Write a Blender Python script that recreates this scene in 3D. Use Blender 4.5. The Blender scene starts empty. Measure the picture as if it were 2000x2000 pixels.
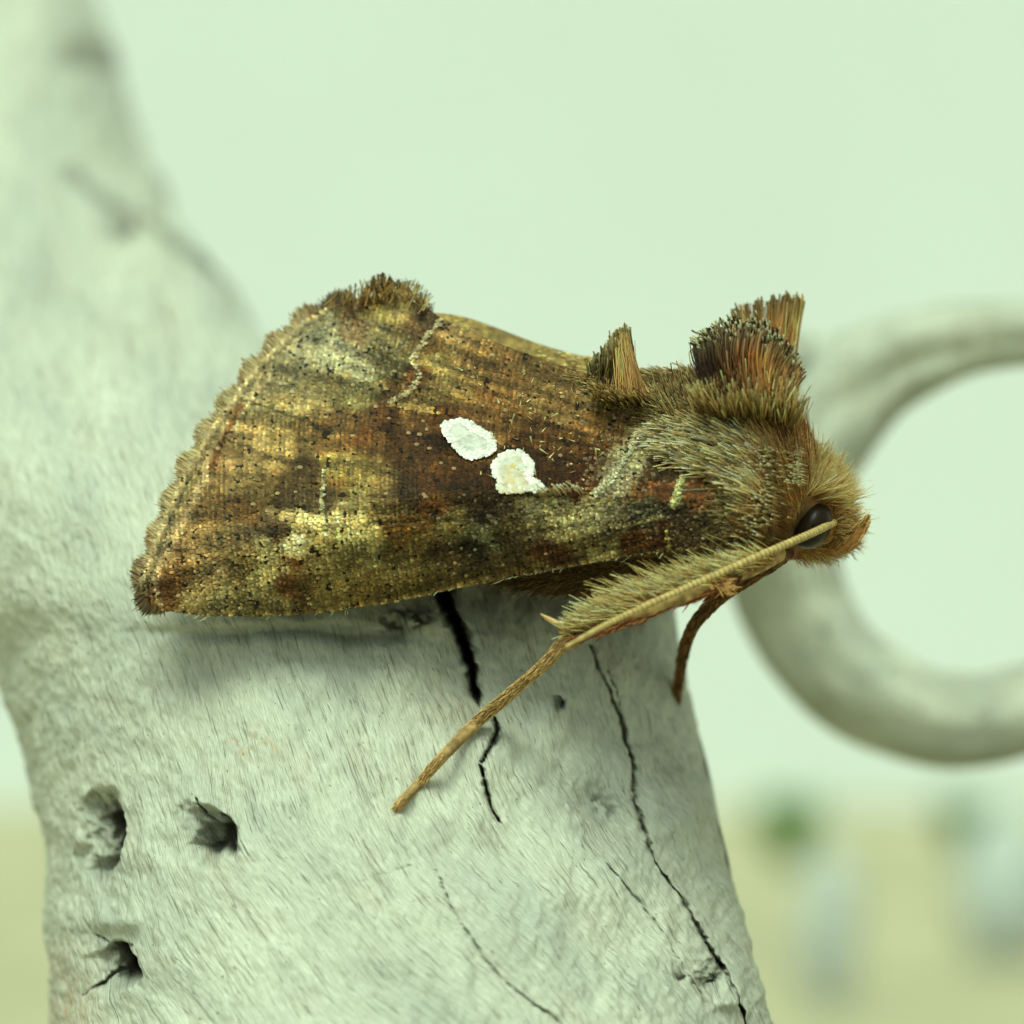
import bpy, math
import numpy as np
from mathutils import Matrix, Vector

# ------------------------------------------------------------------ camera, sky, sun, exposure
SC = bpy.context.scene
COL = SC.collection
MM = 0.001
D = 100.0          # camera to focus plane, mm
PXMM = 72.0        # photograph pixels per mm in the focus plane
rng = np.random.default_rng(7)

cam_d = bpy.data.cameras.new('camera')
cam = bpy.data.objects.new('camera', cam_d)
COL.objects.link(cam)
cam.location = (0, -D * MM, 0)
cam.rotation_euler = (math.radians(90), 0, 0)
cam_d.sensor_width = 36
cam_d.lens = 36 * D / (2000 / PXMM)
cam_d.clip_start = 0.005
cam_d.clip_end = 100
cam_d.dof.use_dof = True
cam_d.dof.focus_distance = (D - 0.3) * MM
cam_d.dof.aperture_fstop = cam_d.lens / 2.1
SC.camera = cam

SUN_EL, SUN_AZ = 61, -14          # azimuth measured from behind the camera, negative = from the left
w = bpy.data.worlds.new('World'); SC.world = w; w.use_nodes = True
nt = w.node_tree; nt.nodes.clear()
sky = nt.nodes.new('ShaderNodeTexSky'); sky.sky_type = 'NISHITA'; sky.sun_disc = False
sky.sun_elevation = math.radians(SUN_EL); sky.sun_rotation = math.radians(180 - SUN_AZ)
sky.air_density = 1.0; sky.dust_density = 4.0
hs = nt.nodes.new('ShaderNodeHueSaturation'); hs.inputs['Saturation'].default_value = 0.12   # overcast: grey sky
bg = nt.nodes.new('ShaderNodeBackground'); bg.inputs['Strength'].default_value = 0.09
wo = nt.nodes.new('ShaderNodeOutputWorld')
nt.links.new(sky.outputs[0], hs.inputs['Color']); nt.links.new(hs.outputs[0], bg.inputs['Color']); nt.links.new(bg.outputs[0], wo.inputs[0])

sun_d = bpy.data.lights.new('sun', 'SUN'); sun_d.energy = 1.5; sun_d.angle = math.radians(28); sun_d.color = (1.0, 0.97, 0.9)
sun = bpy.data.objects.new('sun', sun_d); COL.objects.link(sun)
el, az = math.radians(SUN_EL), math.radians(SUN_AZ)
to_sun = Vector((math.sin(az) * math.cos(el), -math.cos(az) * math.cos(el), math.sin(el)))
sun.rotation_euler = to_sun.to_track_quat('Z', 'Y').to_euler()
sun.location = (-0.5, -0.5, 1)

vs = SC.view_settings
vs.view_transform = 'Standard'; vs.look = 'None'; vs.exposure = 0.72; vs.gamma = 1.0
vs.use_curve_mapping = False
vs.use_white_balance = True            # the phone's green-leaning white balance
vs.white_balance_temperature = 6500
vs.white_balance_tint = -25
SC.cycles.max_bounces = 6
SC.cycles.use_denoising = True

# ------------------------------------------------------------------ helpers
def W(px, py, d):
    """photograph pixel + depth behind the focus plane (mm) -> world mm"""
    px, py, d = np.broadcast_arrays(np.asarray(px, float), np.asarray(py, float), np.asarray(d, float))
    k = (D + d) / D / PXMM
    return np.stack([(px - 1000) * k, d, (1000 - py) * k], -1)

ALB = 0.84     # photograph tone -> albedo for this exposure
def lin(c):
    c = np.asarray(c, float) / 255.0
    return ALB * np.array([1.02, .93, .90]) * np.where(c <= 0.04045, c / 12.92, ((c + 0.055) / 1.055) ** 2.4)

_tab = np.random.default_rng(3).random((256, 256))
def vnoise(x, y, seed=0):
    x = np.asarray(x, float) + seed * 17.31; y = np.asarray(y, float) + seed * 9.77
    xi = np.floor(x).astype(int); yi = np.floor(y).astype(int)
    fx = x - xi; fy = y - yi
    fx = fx * fx * (3 - 2 * fx); fy = fy * fy * (3 - 2 * fy)
    a = _tab[xi & 255, yi & 255]; b = _tab[(xi + 1) & 255, yi & 255]
    c = _tab[xi & 255, (yi + 1) & 255]; d = _tab[(xi + 1) & 255, (yi + 1) & 255]
    return (a * (1 - fx) + b * fx) * (1 - fy) + (c * (1 - fx) + d * fx) * fy - 0.5
def fbm(x, y, seed=0, o=4):
    r = 0; s = 1.0
    for i in range(o):
        r = r + vnoise(np.asarray(x) * 2 ** i, np.asarray(y) * 2 ** i, seed + i) * s; s *= 0.5
    return r
def sstep(a, b, x):
    t = np.clip((np.asarray(x, float) - a) / (b - a), 0, 1); return t * t * (3 - 2 * t)
def gauss(x, y, cx, cy, rx, ry=None):
    ry = rx if ry is None else ry
    return np.exp(-(((x - cx) / rx) ** 2 + ((y - cy) / ry) ** 2))
def curve(pts, n, cols=None):
    """Catmull-Rom through rows of pts"""
    p = np.asarray(pts, float)
    p = np.vstack([2 * p[0] - p[1], p, 2 * p[-1] - p[-2]])
    t = np.linspace(0, len(p) - 3 - 1e-9, n); i = t.astype(int); f = (t - i)[:, None]
    a, b, c, d = p[i], p[i + 1], p[i + 2], p[i + 3]
    return 0.5 * (2 * b + (c - a) * f + (2 * a - 5 * b + 4 * c - d) * f ** 2 + (3 * b - a - 3 * c + d) * f ** 3)
def polydist(x, y, pts):
    """distance to polyline and interpolated width (third column)"""
    best = np.full(np.shape(x), 1e9); wid = np.ones(np.shape(x)); side = np.zeros(np.shape(x))
    pts = np.asarray(pts, float)
    for a, b in zip(pts[:-1], pts[1:]):
        ab = b[:2] - a[:2]; L = (ab ** 2).sum() + 1e-9
        t = np.clip(((x - a[0]) * ab[0] + (y - a[1]) * ab[1]) / L, 0, 1)
        dx = x - a[0] - t * ab[0]; dy = y - a[1] - t * ab[1]
        d = np.hypot(dx, dy); m = d < best
        best = np.where(m, d, best)
        if pts.shape[1] > 2: wid = np.where(m, a[2] + t * (b[2] - a[2]), wid)
        side = np.where(m, np.sign(ab[0] * dy - ab[1] * dx), side)
    return best, wid, side
def inpoly(x, y, poly):
    r = np.zeros(np.shape(x), bool); p = np.asarray(poly, float); j = len(p) - 1
    for i in range(len(p)):
        c = ((p[i, 1] > y) != (p[j, 1] > y)) & (x < (p[j, 0] - p[i, 0]) * (y - p[i, 1]) / (p[j, 1] - p[i, 1] + 1e-12) + p[i, 0])
        r ^= c; j = i
    return r
def scatter(poly, n):
    p = np.asarray(poly, float); lo = p[:, :2].min(0); hi = p[:, :2].max(0)
    out = np.zeros((0, 2))
    while len(out) < n:
        q = lo + rng.random((n * 3, 2)) * (hi - lo); out = np.vstack([out, q[inpoly(q[:, 0], q[:, 1], p)]])
    return out[:n]

def mesh(name, V, F, mat, parent=None, col=None, attrs=None, smooth=True, kind=None):
    """V (N,3) in mm, F (M,k) index array"""
    V = np.asarray(V, np.float64) * MM; F = np.asarray(F, np.int32)
    me = bpy.data.meshes.new(name)
    k = F.shape[1]
    me.vertices.add(len(V)); me.vertices.foreach_set('co', V.astype(np.float32).ravel())
    me.loops.add(F.size); me.loops.foreach_set('vertex_index', F.ravel())
    me.polygons.add(len(F)); me.polygons.foreach_set('loop_start', np.arange(0, F.size, k, dtype=np.int32))
    me.polygons.foreach_set('use_smooth', np.full(len(F), bool(smooth)))
    me.update(calc_edges=True); me.validate()
    if col is not None:
        a = me.attributes.new('Col', 'FLOAT_COLOR', 'POINT')
        c = np.ones((len(V), 4), np.float32); c[:, :3] = np.clip(col, 0.001, 1); a.data.foreach_set('color', c.ravel())
    for nm, val in (attrs or {}).items():
        val = np.asarray(val, np.float32)
        if val.ndim == 1:
            a = me.attributes.new(nm, 'FLOAT', 'POINT'); a.data.foreach_set('value', val)
        else:
            a = me.attributes.new(nm, 'FLOAT_VECTOR', 'POINT'); a.data.foreach_set('vector', val.ravel())
    o = bpy.data.objects.new(name, me); COL.objects.link(o)
    me.materials.append(mat)
    if parent is not None:
        o.parent = parent
        r = parent
        while r.parent is not None: r = r.parent
        o.matrix_parent_inverse = Matrix.Translation(-r.location) if parent is r else Matrix.Identity(4)
    if kind: o['kind'] = kind
    return o
def grid_faces(nr, nc, wrap=False):
    i = np.arange(nr - 1)[:, None]; j = np.arange(nc if wrap else nc - 1)[None, :]
    j2 = (j + 1) % nc
    return np.stack(np.broadcast_arrays(i * nc + j, i * nc + j2, (i + 1) * nc + j2, (i + 1) * nc + j), -1).reshape(-1, 4)
def thing(name, label, cat, loc_mm, group=None):
    o = bpy.data.objects.new(name, None); COL.objects.link(o)
    o.location = Vector([float(v) * MM for v in loc_mm]); o.empty_display_size = 0.002
    o['label'] = label; o['category'] = cat
    if group: o['group'] = group
    return o
def tag(o, label, cat, group=None):
    o['label'] = label; o['category'] = cat
    if group: o['group'] = group

def frames(P):
    """parallel frame along polyline P (n,3)"""
    T = np.gradient(P, axis=0); T /= np.linalg.norm(T, axis=1, keepdims=True) + 1e-12
    n = np.cross(T[0], [0, 1, 0.01]); n /= np.linalg.norm(n)
    N = []
    for t in T:
        n = n - t * n.dot(t); n = n / (np.linalg.norm(n) + 1e-12); N.append(n)
    N = np.array(N); return T, N, np.cross(T, N)
def tube(P, R, sides=12, cap=True, squash=1.0):
    T, N, B = frames(P); a = np.linspace(0, 2 * np.pi, sides, endpoint=False)
    R = np.broadcast_to(np.asarray(R, float), (len(P),)) if np.ndim(R) < 2 else R
    r = R[:, None] if np.ndim(R) < 2 else R
    V = P[:, None] + (np.cos(a)[None, :] * r)[..., None] * N[:, None] + (np.sin(a)[None, :] * r * squash)[..., None] * B[:, None]
    V = V.reshape(-1, 3); F = grid_faces(len(P), sides, True)
    if cap:
        i0 = len(V); V = np.vstack([V, P[0], P[-1]]); b = (len(P) - 1) * sides
        j = np.arange(sides); j2 = (j + 1) % sides
        F = np.vstack([F, np.stack([j2, j, np.full(sides, i0), np.full(sides, i0)], -1), np.stack([b + j, b + j2, np.full(sides, i0 + 1), np.full(sides, i0 + 1)], -1)])
    return V, F
def quads_to_tris(F):
    t = np.vstack([F[:, [0, 1, 2]], F[:, [0, 2, 3]]])
    return t[(t[:, 0] != t[:, 1]) & (t[:, 1] != t[:, 2]) & (t[:, 0] != t[:, 2])]

FURK = 1.95     # fine hair shades itself, its pigment is paler than the tone it shows
def strands(p0, p1, p2, w0, w1, w2, c0, c1, c2=None, nseg=4, flat=0.6):
    """many hair-like scales: quadratic bezier in world mm, three-sided prisms; widths in mm, linear colours"""
    n = len(p0); t = np.linspace(0, 1, nseg + 1)
    if c2 is None: c2 = c1
    def bz(a, b, c):
        s = t[None, :, None]; return a[:, None] * (1 - s) ** 2 + 2 * b[:, None] * s * (1 - s) + c[:, None] * s ** 2
    C = bz(p0, p1, p2)
    wa = lambda x: np.broadcast_to(np.asarray(x, float), (n,))
    w0, w1, w2 = wa(w0), wa(w1), wa(w2)
    s = t[None, :]
    Wd = np.where(s < 0.6, w0[:, None] + (w1 - w0)[:, None] * s / 0.6, w1[:, None] + (w2 - w1)[:, None] * (s - 0.6) / 0.4)
    T = np.gradient(C, axis=1); T /= np.linalg.norm(T, axis=2, keepdims=True) + 1e-9
    up = rng.normal(size=(n, 1, 3)) + np.array([0, -1.2, 0])
    N = np.cross(T, up); N /= np.linalg.norm(N, axis=2, keepdims=True) + 1e-9
    B = np.cross(T, N)
    c0, c1, c2 = (np.clip(np.asarray(q_) * FURK, 0, .8) for q_ in (c0, c1, c2))
    V = np.stack([C + N * Wd[..., None] * 0.5, C - N * Wd[..., None] * 0.5, C + B * Wd[..., None] * 0.5 * flat], 2)
    cb = lambda x: np.broadcast_to(np.asarray(x, float), (n, 3))
    c0, c1, c2 = cb(c0), cb(c1), cb(c2)
    ss = s[..., None]
    cc = np.where(ss < 0.6, c0[:, None] + (c1 - c0)[:, None] * ss / 0.6, c1[:, None] + (c2 - c1)[:, None] * (ss - 0.6) / 0.4)
    Cc = np.repeat(cc[:, :, None], 3, 2)
    base = (np.arange(n) * (nseg + 1) * 3)[:, None, None]
    k = np.arange(nseg)[None, :, None] * 3; j = np.arange(3)[None, None, :]; j2 = (j + 1) % 3
    F = np.stack(np.broadcast_arrays(base + k + j, base + k + j2, base + k + 3 + j2, base + k + 3 + j), -1).reshape(-1, 4)
    return V.reshape(-1, 3), F, Cc.reshape(-1, 3)
def join(parts):
    Vs, Fs, Cs = [], [], []; off = 0
    for V, F, C in parts:
        Vs.append(V); Fs.append(F + off); Cs.append(C); off += len(V)
    return np.vstack(Vs), np.vstack(Fs), np.vstack(Cs)

# ------------------------------------------------------------------ materials
def newmat(name):
    m = bpy.data.materials.new(name); m.use_nodes = True
    n = m.node_tree; b = n.nodes['Principled BSDF']; return m, n, b
def nd(n, t, **kw):
    x = n.nodes.new(t)
    for k, v in kw.items(): setattr(x, k, v)
    return x
def attr_mat(name, rough, spec, sheen=0.0, noise=0.0, nscale=6000, bump=0.0, transl=0.0):
    m, n, b = newmat(name)
    a = nd(n, 'ShaderNodeAttribute', attribute_name='Col')
    src = a.outputs['Color']
    if noise:
        tc = nd(n, 'ShaderNodeTexCoord'); nz = nd(n, 'ShaderNodeTexNoise'); nz.inputs['Scale'].default_value = nscale; nz.inputs['Detail'].default_value = 3
        n.links.new(tc.outputs['Object'], nz.inputs['Vector'])
        mr = nd(n, 'ShaderNodeMapRange'); mr.inputs[1].default_value = 0.3; mr.inputs[2].default_value = 0.7; mr.inputs[3].default_value = 1 - noise; mr.inputs[4].default_value = 1 + noise
        n.links.new(nz.outputs[0], mr.inputs[0])
        mx = nd(n, 'ShaderNodeVectorMath', operation='SCALE'); n.links.new(src, mx.inputs[0]); n.links.new(mr.outputs[0], mx.inputs['Scale'])
        src = mx.outputs[0]
        if bump:
            bp = nd(n, 'ShaderNodeBump'); bp.inputs['Strength'].default_value = 1; bp.inputs['Distance'].default_value = bump
            n.links.new(nz.outputs[0], bp.inputs['Height']); n.links.new(bp.outputs[0], b.inputs['Normal'])
    n.links.new(src, b.inputs['Base Color'])
    b.inputs['Roughness'].default_value = rough; b.inputs['Specular IOR Level'].default_value = spec
    if transl:
        out = n.nodes['Material Output']; tr = nd(n, 'ShaderNodeBsdfTranslucent'); n.links.new(src, tr.inputs['Color'])
        ms = nd(n, 'ShaderNodeMixShader'); ms.inputs[0].default_value = transl
        n.links.new(b.outputs[0], ms.inputs[1]); n.links.new(tr.outputs[0], ms.inputs[2]); n.links.new(ms.outputs[0], out.inputs['Surface'])
    return m
M_scale = attr_mat('moth_scales', 0.62, 0.09, noise=0.08, nscale=9000)
M_fur = attr_mat('moth_fur', 0.5, 0.25, transl=0.25)
M_skin = attr_mat('moth_body', 0.7, 0.2, noise=0.25, nscale=5000)
M_spot = attr_mat('white_spot_scales', 0.6, 0.3, noise=0.06, nscale=14000, bump=0.00002)

def wood_material():
    m, n, b = newmat('weathered_driftwood')
    at = nd(n, 'ShaderNodeAttribute', attribute_name='grain')
    di = nd(n, 'ShaderNodeAttribute', attribute_name='dirt_shade')
    ru = nd(n, 'ShaderNodeAttribute', attribute_name='rust')
    def noise(sx, sy, detail, rough=0.5, dist=0.0):
        mp = nd(n, 'ShaderNodeMapping'); mp.inputs['Scale'].default_value = (sx, sy, 1)
        n.links.new(at.outputs['Vector'], mp.inputs['Vector'])
        z = nd(n, 'ShaderNodeTexNoise'); z.inputs['Scale'].default_value = 1; z.inputs['Detail'].default_value = detail; z.inputs['Roughness'].default_value = rough; z.inputs['Distortion'].default_value = dist
        n.links.new(mp.outputs[0], z.inputs['Vector']); return z.outputs[0]
    def ramp(x, a, b_, lo=0.0, hi=1.0):
        r = nd(n, 'ShaderNodeMapRange'); r.inputs[1].default_value = a; r.inputs[2].default_value = b_; r.inputs[3].default_value = lo; r.inputs[4].default_value = hi
        n.links.new(x, r.inputs[0]); return r.outputs[0]
    def mixc(f, A, B):
        x = nd(n, 'ShaderNodeMix', data_type='RGBA')
        if isinstance(f, float): x.inputs[0].default_value = f
        else: n.links.new(f, x.inputs[0])
        for s, v in ((6, A), (7, B)):
            if isinstance(v, tuple): x.inputs[s].default_value = v + (1,)
            else: n.links.new(v, x.inputs[s])
        return x.outputs[2]
    def mul(a_, b_):
        x = nd(n, 'ShaderNodeMath', operation='MULTIPLY')
        for s, v in ((0, a_), (1, b_)):
            if isinstance(v, float): x.inputs[s].default_value = v
            else: n.links.new(v, x.inputs[s])
        return x.outputs[0]
    def add(a_, b_):
        x = nd(n, 'ShaderNodeMath', operation='ADD')
        n.links.new(a_, x.inputs[0]); n.links.new(b_, x.inputs[1]); return x.outputs[0]
    blot = noise(0.35, 0.22, 4, 0.6)
    fib = noise(15.0, 0.9, 4, 0.6, 0.35)
    fine = noise(36.0, 3.0, 3, 0.6, 0.25)
    hair = noise(5.5, 0.22, 4, 0.55, 0.6)
    patch = noise(0.9, 0.6, 3, 0.6)
    speck = noise(15.0, 6.0, 2, 0.5)
    c = mixc(ramp(blot, 0.35, 0.65), (0.435, 0.45, 0.385), (0.605, 0.605, 0.50))
    c = mixc(ramp(patch, 0.55, 0.75, 0, 0.5), c, (0.50, 0.45, 0.34))
    c = mixc(ramp(fine, 0.32, 0.60, 0.62, 0.0), c, (0.27, 0.26, 0.20))
    dens = ramp(patch, 0.35, 0.65, 0.9, 0.45)
    c = mixc(mul(ramp(fib, 0.31, 0.41, 1.0, 0.0), dens), c, (0.075, 0.07, 0.048))
    c = mixc(ramp(speck, 0.25, 0.33, 0.8, 0.0), c, (0.06, 0.06, 0.045))
    ha = nd(n, 'ShaderNodeMath', operation='SUBTRACT'); n.links.new(hair, ha.inputs[0]); ha.inputs[1].default_value = 0.5
    hb = nd(n, 'ShaderNodeMath', operation='ABSOLUTE'); n.links.new(ha.outputs[0], hb.inputs[0])
    fis = mul(ramp(hb.outputs[0], 0.0, 0.013, 1.0, 0.0), ramp(patch, 0.42, 0.6, 0.0, 0.6))
    c = mixc(fis, c, (0.10, 0.09, 0.065))
    c = mixc(ramp(fib, 0.62, 0.72, 0.0, 0.5), c, (0.74, 0.75, 0.65))
    c = mixc(mul(ru.outputs['Fac'], ramp(fib, 0.4, 0.6)), c, (0.36, 0.17, 0.05))
    c = mixc(ramp(di.outputs['Fac'], 0.0, 0.72), c, mixc(ramp(fine, 0.35, 0.65), (0.010, 0.009, 0.006), (0.075, 0.062, 0.036)))  # dark mix: real grime and bark, plus shade painted into recesses and right flank
    n.links.new(c, b.inputs['Base Color'])
    b.inputs['Roughness'].default_value = 0.85; b.inputs['Specular IOR Level'].default_value = 0.25
    h = add(add(mul(fib, 0.8), mul(fine, 0.5)), mul(fis, -0.5))
    bp = nd(n, 'ShaderNodeBump'); bp.inputs['Strength'].default_value = 0.9; bp.inputs['Distance'].default_value = 0.00006
    n.links.new(h, bp.inputs['Height']); n.links.new(bp.outputs[0], b.inputs['Normal'])
    return m
M_wood = wood_material()

def noise_mat(name, c1, c2, scale, rough=0.9, bump=0.0, detail=4):
    m, n, b = newmat(name)
    tc = nd(n, 'ShaderNodeTexCoord'); z = nd(n, 'ShaderNodeTexNoise'); z.inputs['Scale'].default_value = scale; z.inputs['Detail'].default_value = detail
    n.links.new(tc.outputs['Object'], z.inputs['Vector'])
    r = nd(n, 'ShaderNodeValToRGB'); r.color_ramp.elements[0].position = 0.35; r.color_ramp.elements[1].position = 0.65
    r.color_ramp.elements[0].color = tuple(c1) + (1,); r.color_ramp.elements[1].color = tuple(c2) + (1,)
    n.links.new(z.outputs[0], r.inputs[0]); n.links.new(r.outputs[0], b.inputs['Base Color'])
    b.inputs['Roughness'].default_value = rough; b.inputs['Specular IOR Level'].default_value = 0.2
    if bump:
        bp = nd(n, 'ShaderNodeBump'); bp.inputs['Distance'].default_value = bump; n.links.new(z.outputs[0], bp.inputs['Height']); n.links.new(bp.outputs[0], b.inputs['Normal'])
    return m

# ------------------------------------------------------------------ setting: ground and wall
GZ = -120.0; WALL = 1400.0
gx, gy = np.meshgrid(np.linspace(-4000, 4000, 81), np.linspace(-2500, WALL + 5, 60))
gv = np.stack([gx, gy, GZ + 0 * gx], -1).reshape(-1, 3)
M_ground = noise_mat('sandy_ground', (0.32, 0.295, 0.19), (0.41, 0.38, 0.25), 22, bump=0.002)
g = mesh('ground', gv, grid_faces(60, 81), M_ground); g['kind'] = 'structure'
M_wall = noise_mat('wall_paint', (0.625, 0.65, 0.625), (0.645, 0.67, 0.645), 8, 0.9)
wx0, wx1, wh, wt = -4000, 4000, 2200, 100
wv = np.array([[x, y, z] for x in (wx0, wx1) for y in (WALL, WALL + wt) for z in (GZ - 5, wh)], float)
wf = np.array([[0, 4, 5, 1], [2, 3, 7, 6], [1, 5, 7, 3], [0, 2, 6, 4], [0, 1, 3, 2], [4, 6, 7, 5]])
wl = mesh('garden_wall', wv, wf, M_wall, smooth=False)
tag(wl, 'plain pale green painted wall standing behind the sandy ground', 'wall')

# ------------------------------------------------------------------ driftwood
dw = thing('driftwood', 'pale weathered driftwood log with cracks, worm holes and a curled branch', 'driftwood', (0, 5, GZ))
vv = np.array([-900, -400, 0, 200, 300, 400, 500, 560, 620, 700, 800, 900, 1000, 1050, 1080, 1110, 1150, 1200, 1300, 1400, 1500, 1600, 1700, 1800, 2000, 2600, 6000, 10400.])
Rr = np.array([-100, 60, 200, 265, 305, 350, 415, 470, 495, 590, 740, 950, 1180, 1262, 1284, 1294, 1302, 1313, 1335, 1352, 1374, 1395, 1416, 1440, 1490, 1620, 1900, 2100.])
Ll = np.array([-700, -480, -360, -330, -310, -300, -290, -280, -270, -250, -225, -190, -150, -130, -118, -105, -85, -60, -15, 18, 47, 72, 92, 100, 112, 60, -200, -400.])
Yf = np.array([110, 90, 72, 60, 54, 46, 38, 32, 26.5, 19.5, 12.5, 7.8, 4.6, 3.7, 3.2, 2.8, 2.2, 1.7, 0.9, 0.1, -0.8, -1.9, -3.0, -4.0, -6, -9, -12, -12.])
rows = np.concatenate([np.linspace(-900, -60, 14, endpoint=False), np.linspace(-60, 2060, 660), np.geomspace(2090, 10400, 16)])
def sm(x, xp, fp):       # smoothed interpolation
    r = 0
    for dx, wt_ in ((-45, .12), (-22, .23), (0, .3), (22, .23), (45, .12)): r = r + wt_ * np.interp(x + dx, xp, fp)
    return r
R_, L_, F_ = sm(rows, vv, Rr), sm(rows, vv, Ll), sm(rows, vv, Yf)
R_ = np.where((rows > 1040) & (rows < 1260), np.interp(rows, vv, Rr) * .5 + R_ * .5, R_)
ph = np.concatenate([np.linspace(-1.75, 1.75, 590), np.linspace(1.75, 2 * np.pi - 1.75, 60)[1:-1]])
BL, BR, BB = 17.0, 9.5, 11.0
PH = ph[None, :]; sn, cs = np.sin(PH), np.cos(PH)
front = np.abs(((PH + np.pi) % (2 * np.pi)) - np.pi) <= np.pi / 2
kd = 1 + 0.6 * sstep(1200, 300, rows)[:, None]
bl, br = BL * kd, BR * kd
yF = F_[:, None] + np.where(sn < 0, bl, br) * (1 - cs)
yB = F_[:, None] + (bl + br) / 2 + (br - bl) / 2 * sn - BB * cs
Yd = np.where(front, yF, yB)
kz = (D + F_ + 5) / D / PXMM
Zr = (1000 - rows) * kz; Zr[-1] = GZ - 1.0
big = Zr < -20
Zr[big] = np.interp(np.arange(big.sum()), [0, big.sum() - 1], [Zr[big][0], GZ - 1.0])
kL = (D + F_[:, None] + bl) / D / PXMM; kR = (D + F_[:, None] + br) / D / PXMM
XL = (L_[:, None] - 1000) * kL; XR = (R_[:, None] - 1000) * kR
X = (XL + XR) / 2 + (XR - XL) / 2 * sn
Pl = np.stack([X, Yd, np.broadcast_to(Zr[:, None], X.shape)], -1)
def project(P):
    k = PXMM * D / (D + P[..., 1]); return 1000 + P[..., 0] * k, 1000 - P[..., 2] * k
qx, qy = project(Pl)
isf = np.broadcast_to(front, qx.shape) & (qy > -200) & (qy < 2300)
du = np.gradient(Pl, axis=1); dv = np.gradient(Pl, axis=0)
Nn = np.cross(dv, du); Nn /= np.linalg.norm(Nn, axis=2, keepdims=True) + 1e-12
cen = Pl.mean(1, keepdims=True)
if ((Pl - cen) * Nn).sum(-1).mean() < 0: Nn = -Nn

CR_MAIN = [(828, 1100, 26), (850, 1135, 24), (872, 1180, 17), (900, 1235, 13), (918, 1280, 10), (928, 1330, 9), (934, 1376, 5)]
CR_MID = [(966, 1402, 6), (970, 1432, 7), (955, 1466, 6), (940, 1494, 5), (945, 1530, 4), (960, 1572, 4), (980, 1606, 2)]
CR_RIGHT = [(1152, 1262, 3), (1172, 1315, 3), (1200, 1365, 4), (1222, 1400, 5), (1232, 1450, 5), (1244, 1500, 5.5), (1238, 1565, 6), (1250, 1610, 6.5), (1266, 1655, 7), (1292, 1692, 4), (1330, 1750, 3.5), (1362, 1800, 6), (1388, 1860, 6), (1412, 1910, 5), (1440, 1960, 5), (1462, 2010, 5)]
CR_R2 = [(1185, 1310, 2), (1205, 1350, 2.4), (1218, 1385, 2)]
CR_FINE = [(852, 1700, 2), (872, 1765, 3), (915, 1835, 4), (975, 1915, 4), (1030, 1955, 4), (1100, 2000, 4)]
CR_H1 = [(378, 1535, 2.5), (392, 1575, 3), (408, 1602, 3.5), (425, 1612, 3)]
CR_H3 = [(160, 1945, 3), (190, 1925, 4), (215, 1908, 4.5), (235, 1905, 5)]
CR_H3B = [(185, 1825, 2), (225, 1845, 3), (258, 1846, 3)]
CR_L = [(700, 1725, 2), (760, 1705, 3), (800, 1690, 2)]
CR_BASE = [(1185, 1690, 2), (1260, 1765, 3), (1300, 1830, 3.5), (1330, 1890, 3.5), (1372, 1960, 4)]
disp = np.zeros(qx.shape); dirt_shade = np.zeros(qx.shape); rust = np.zeros(qx.shape)
jit = 4.0 * fbm(qx / 14, qy / 14, 5, 3)
def crack(pts, depth, dk=1.0, jitter=1.0):
    d, wd, s = polydist(qx + jit * jitter, qy + jit * 0.6 * jitter, pts)
    wd = wd * np.clip(.8 + 1.1 * fbm(qx / 24, qy / 24, 19, 3), .3, 1.5)
    p = np.exp(-(d / (wd * 0.85)) ** 2)
    return depth * p, dk * np.clip(np.exp(-(d / (wd * 0.75)) ** 2) * 1.2, 0, 1), d, s
for pts, dep, dk in ((CR_MAIN, 3.6, 1.0), (CR_MID, 1.0, .8), (CR_RIGHT, 0.7, .62), (CR_R2, .2, .5), (CR_FINE, 0.2, .3), (CR_H1, .25, .7), (CR_H3, .35, .55), (CR_H3B, .25, .4), (CR_L, .08, .15), (CR_BASE, .2, .3)):
    a_, b_, d_, s_ = crack(pts, dep, dk)
    if pts is CR_MAIN: b_ = np.clip(np.exp(-(d_ / (9 + 8 * sstep(1260, 1130, qy) + 8 * fbm(qx / 20, qy / 20, 18, 3))) ** 2) * 1.3, 0, .9) * sstep(1385, 1340, qy)
    disp += a_; dirt_shade = np.maximum(dirt_shade, b_)  # crack insides painted dark to stand in for deep shade
# ground steps down on the right of the long crack
d_, _, s_ = polydist(qx, qy, CR_RIGHT)
disp += 0.35 * np.where(qx > np.interp(qy, [p[1] for p in CR_RIGHT], [p[0] for p in CR_RIGHT]), np.exp(-d_ / 60), 0) * sstep(1380, 1500, qy) * sstep(0, 7, d_)
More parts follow.
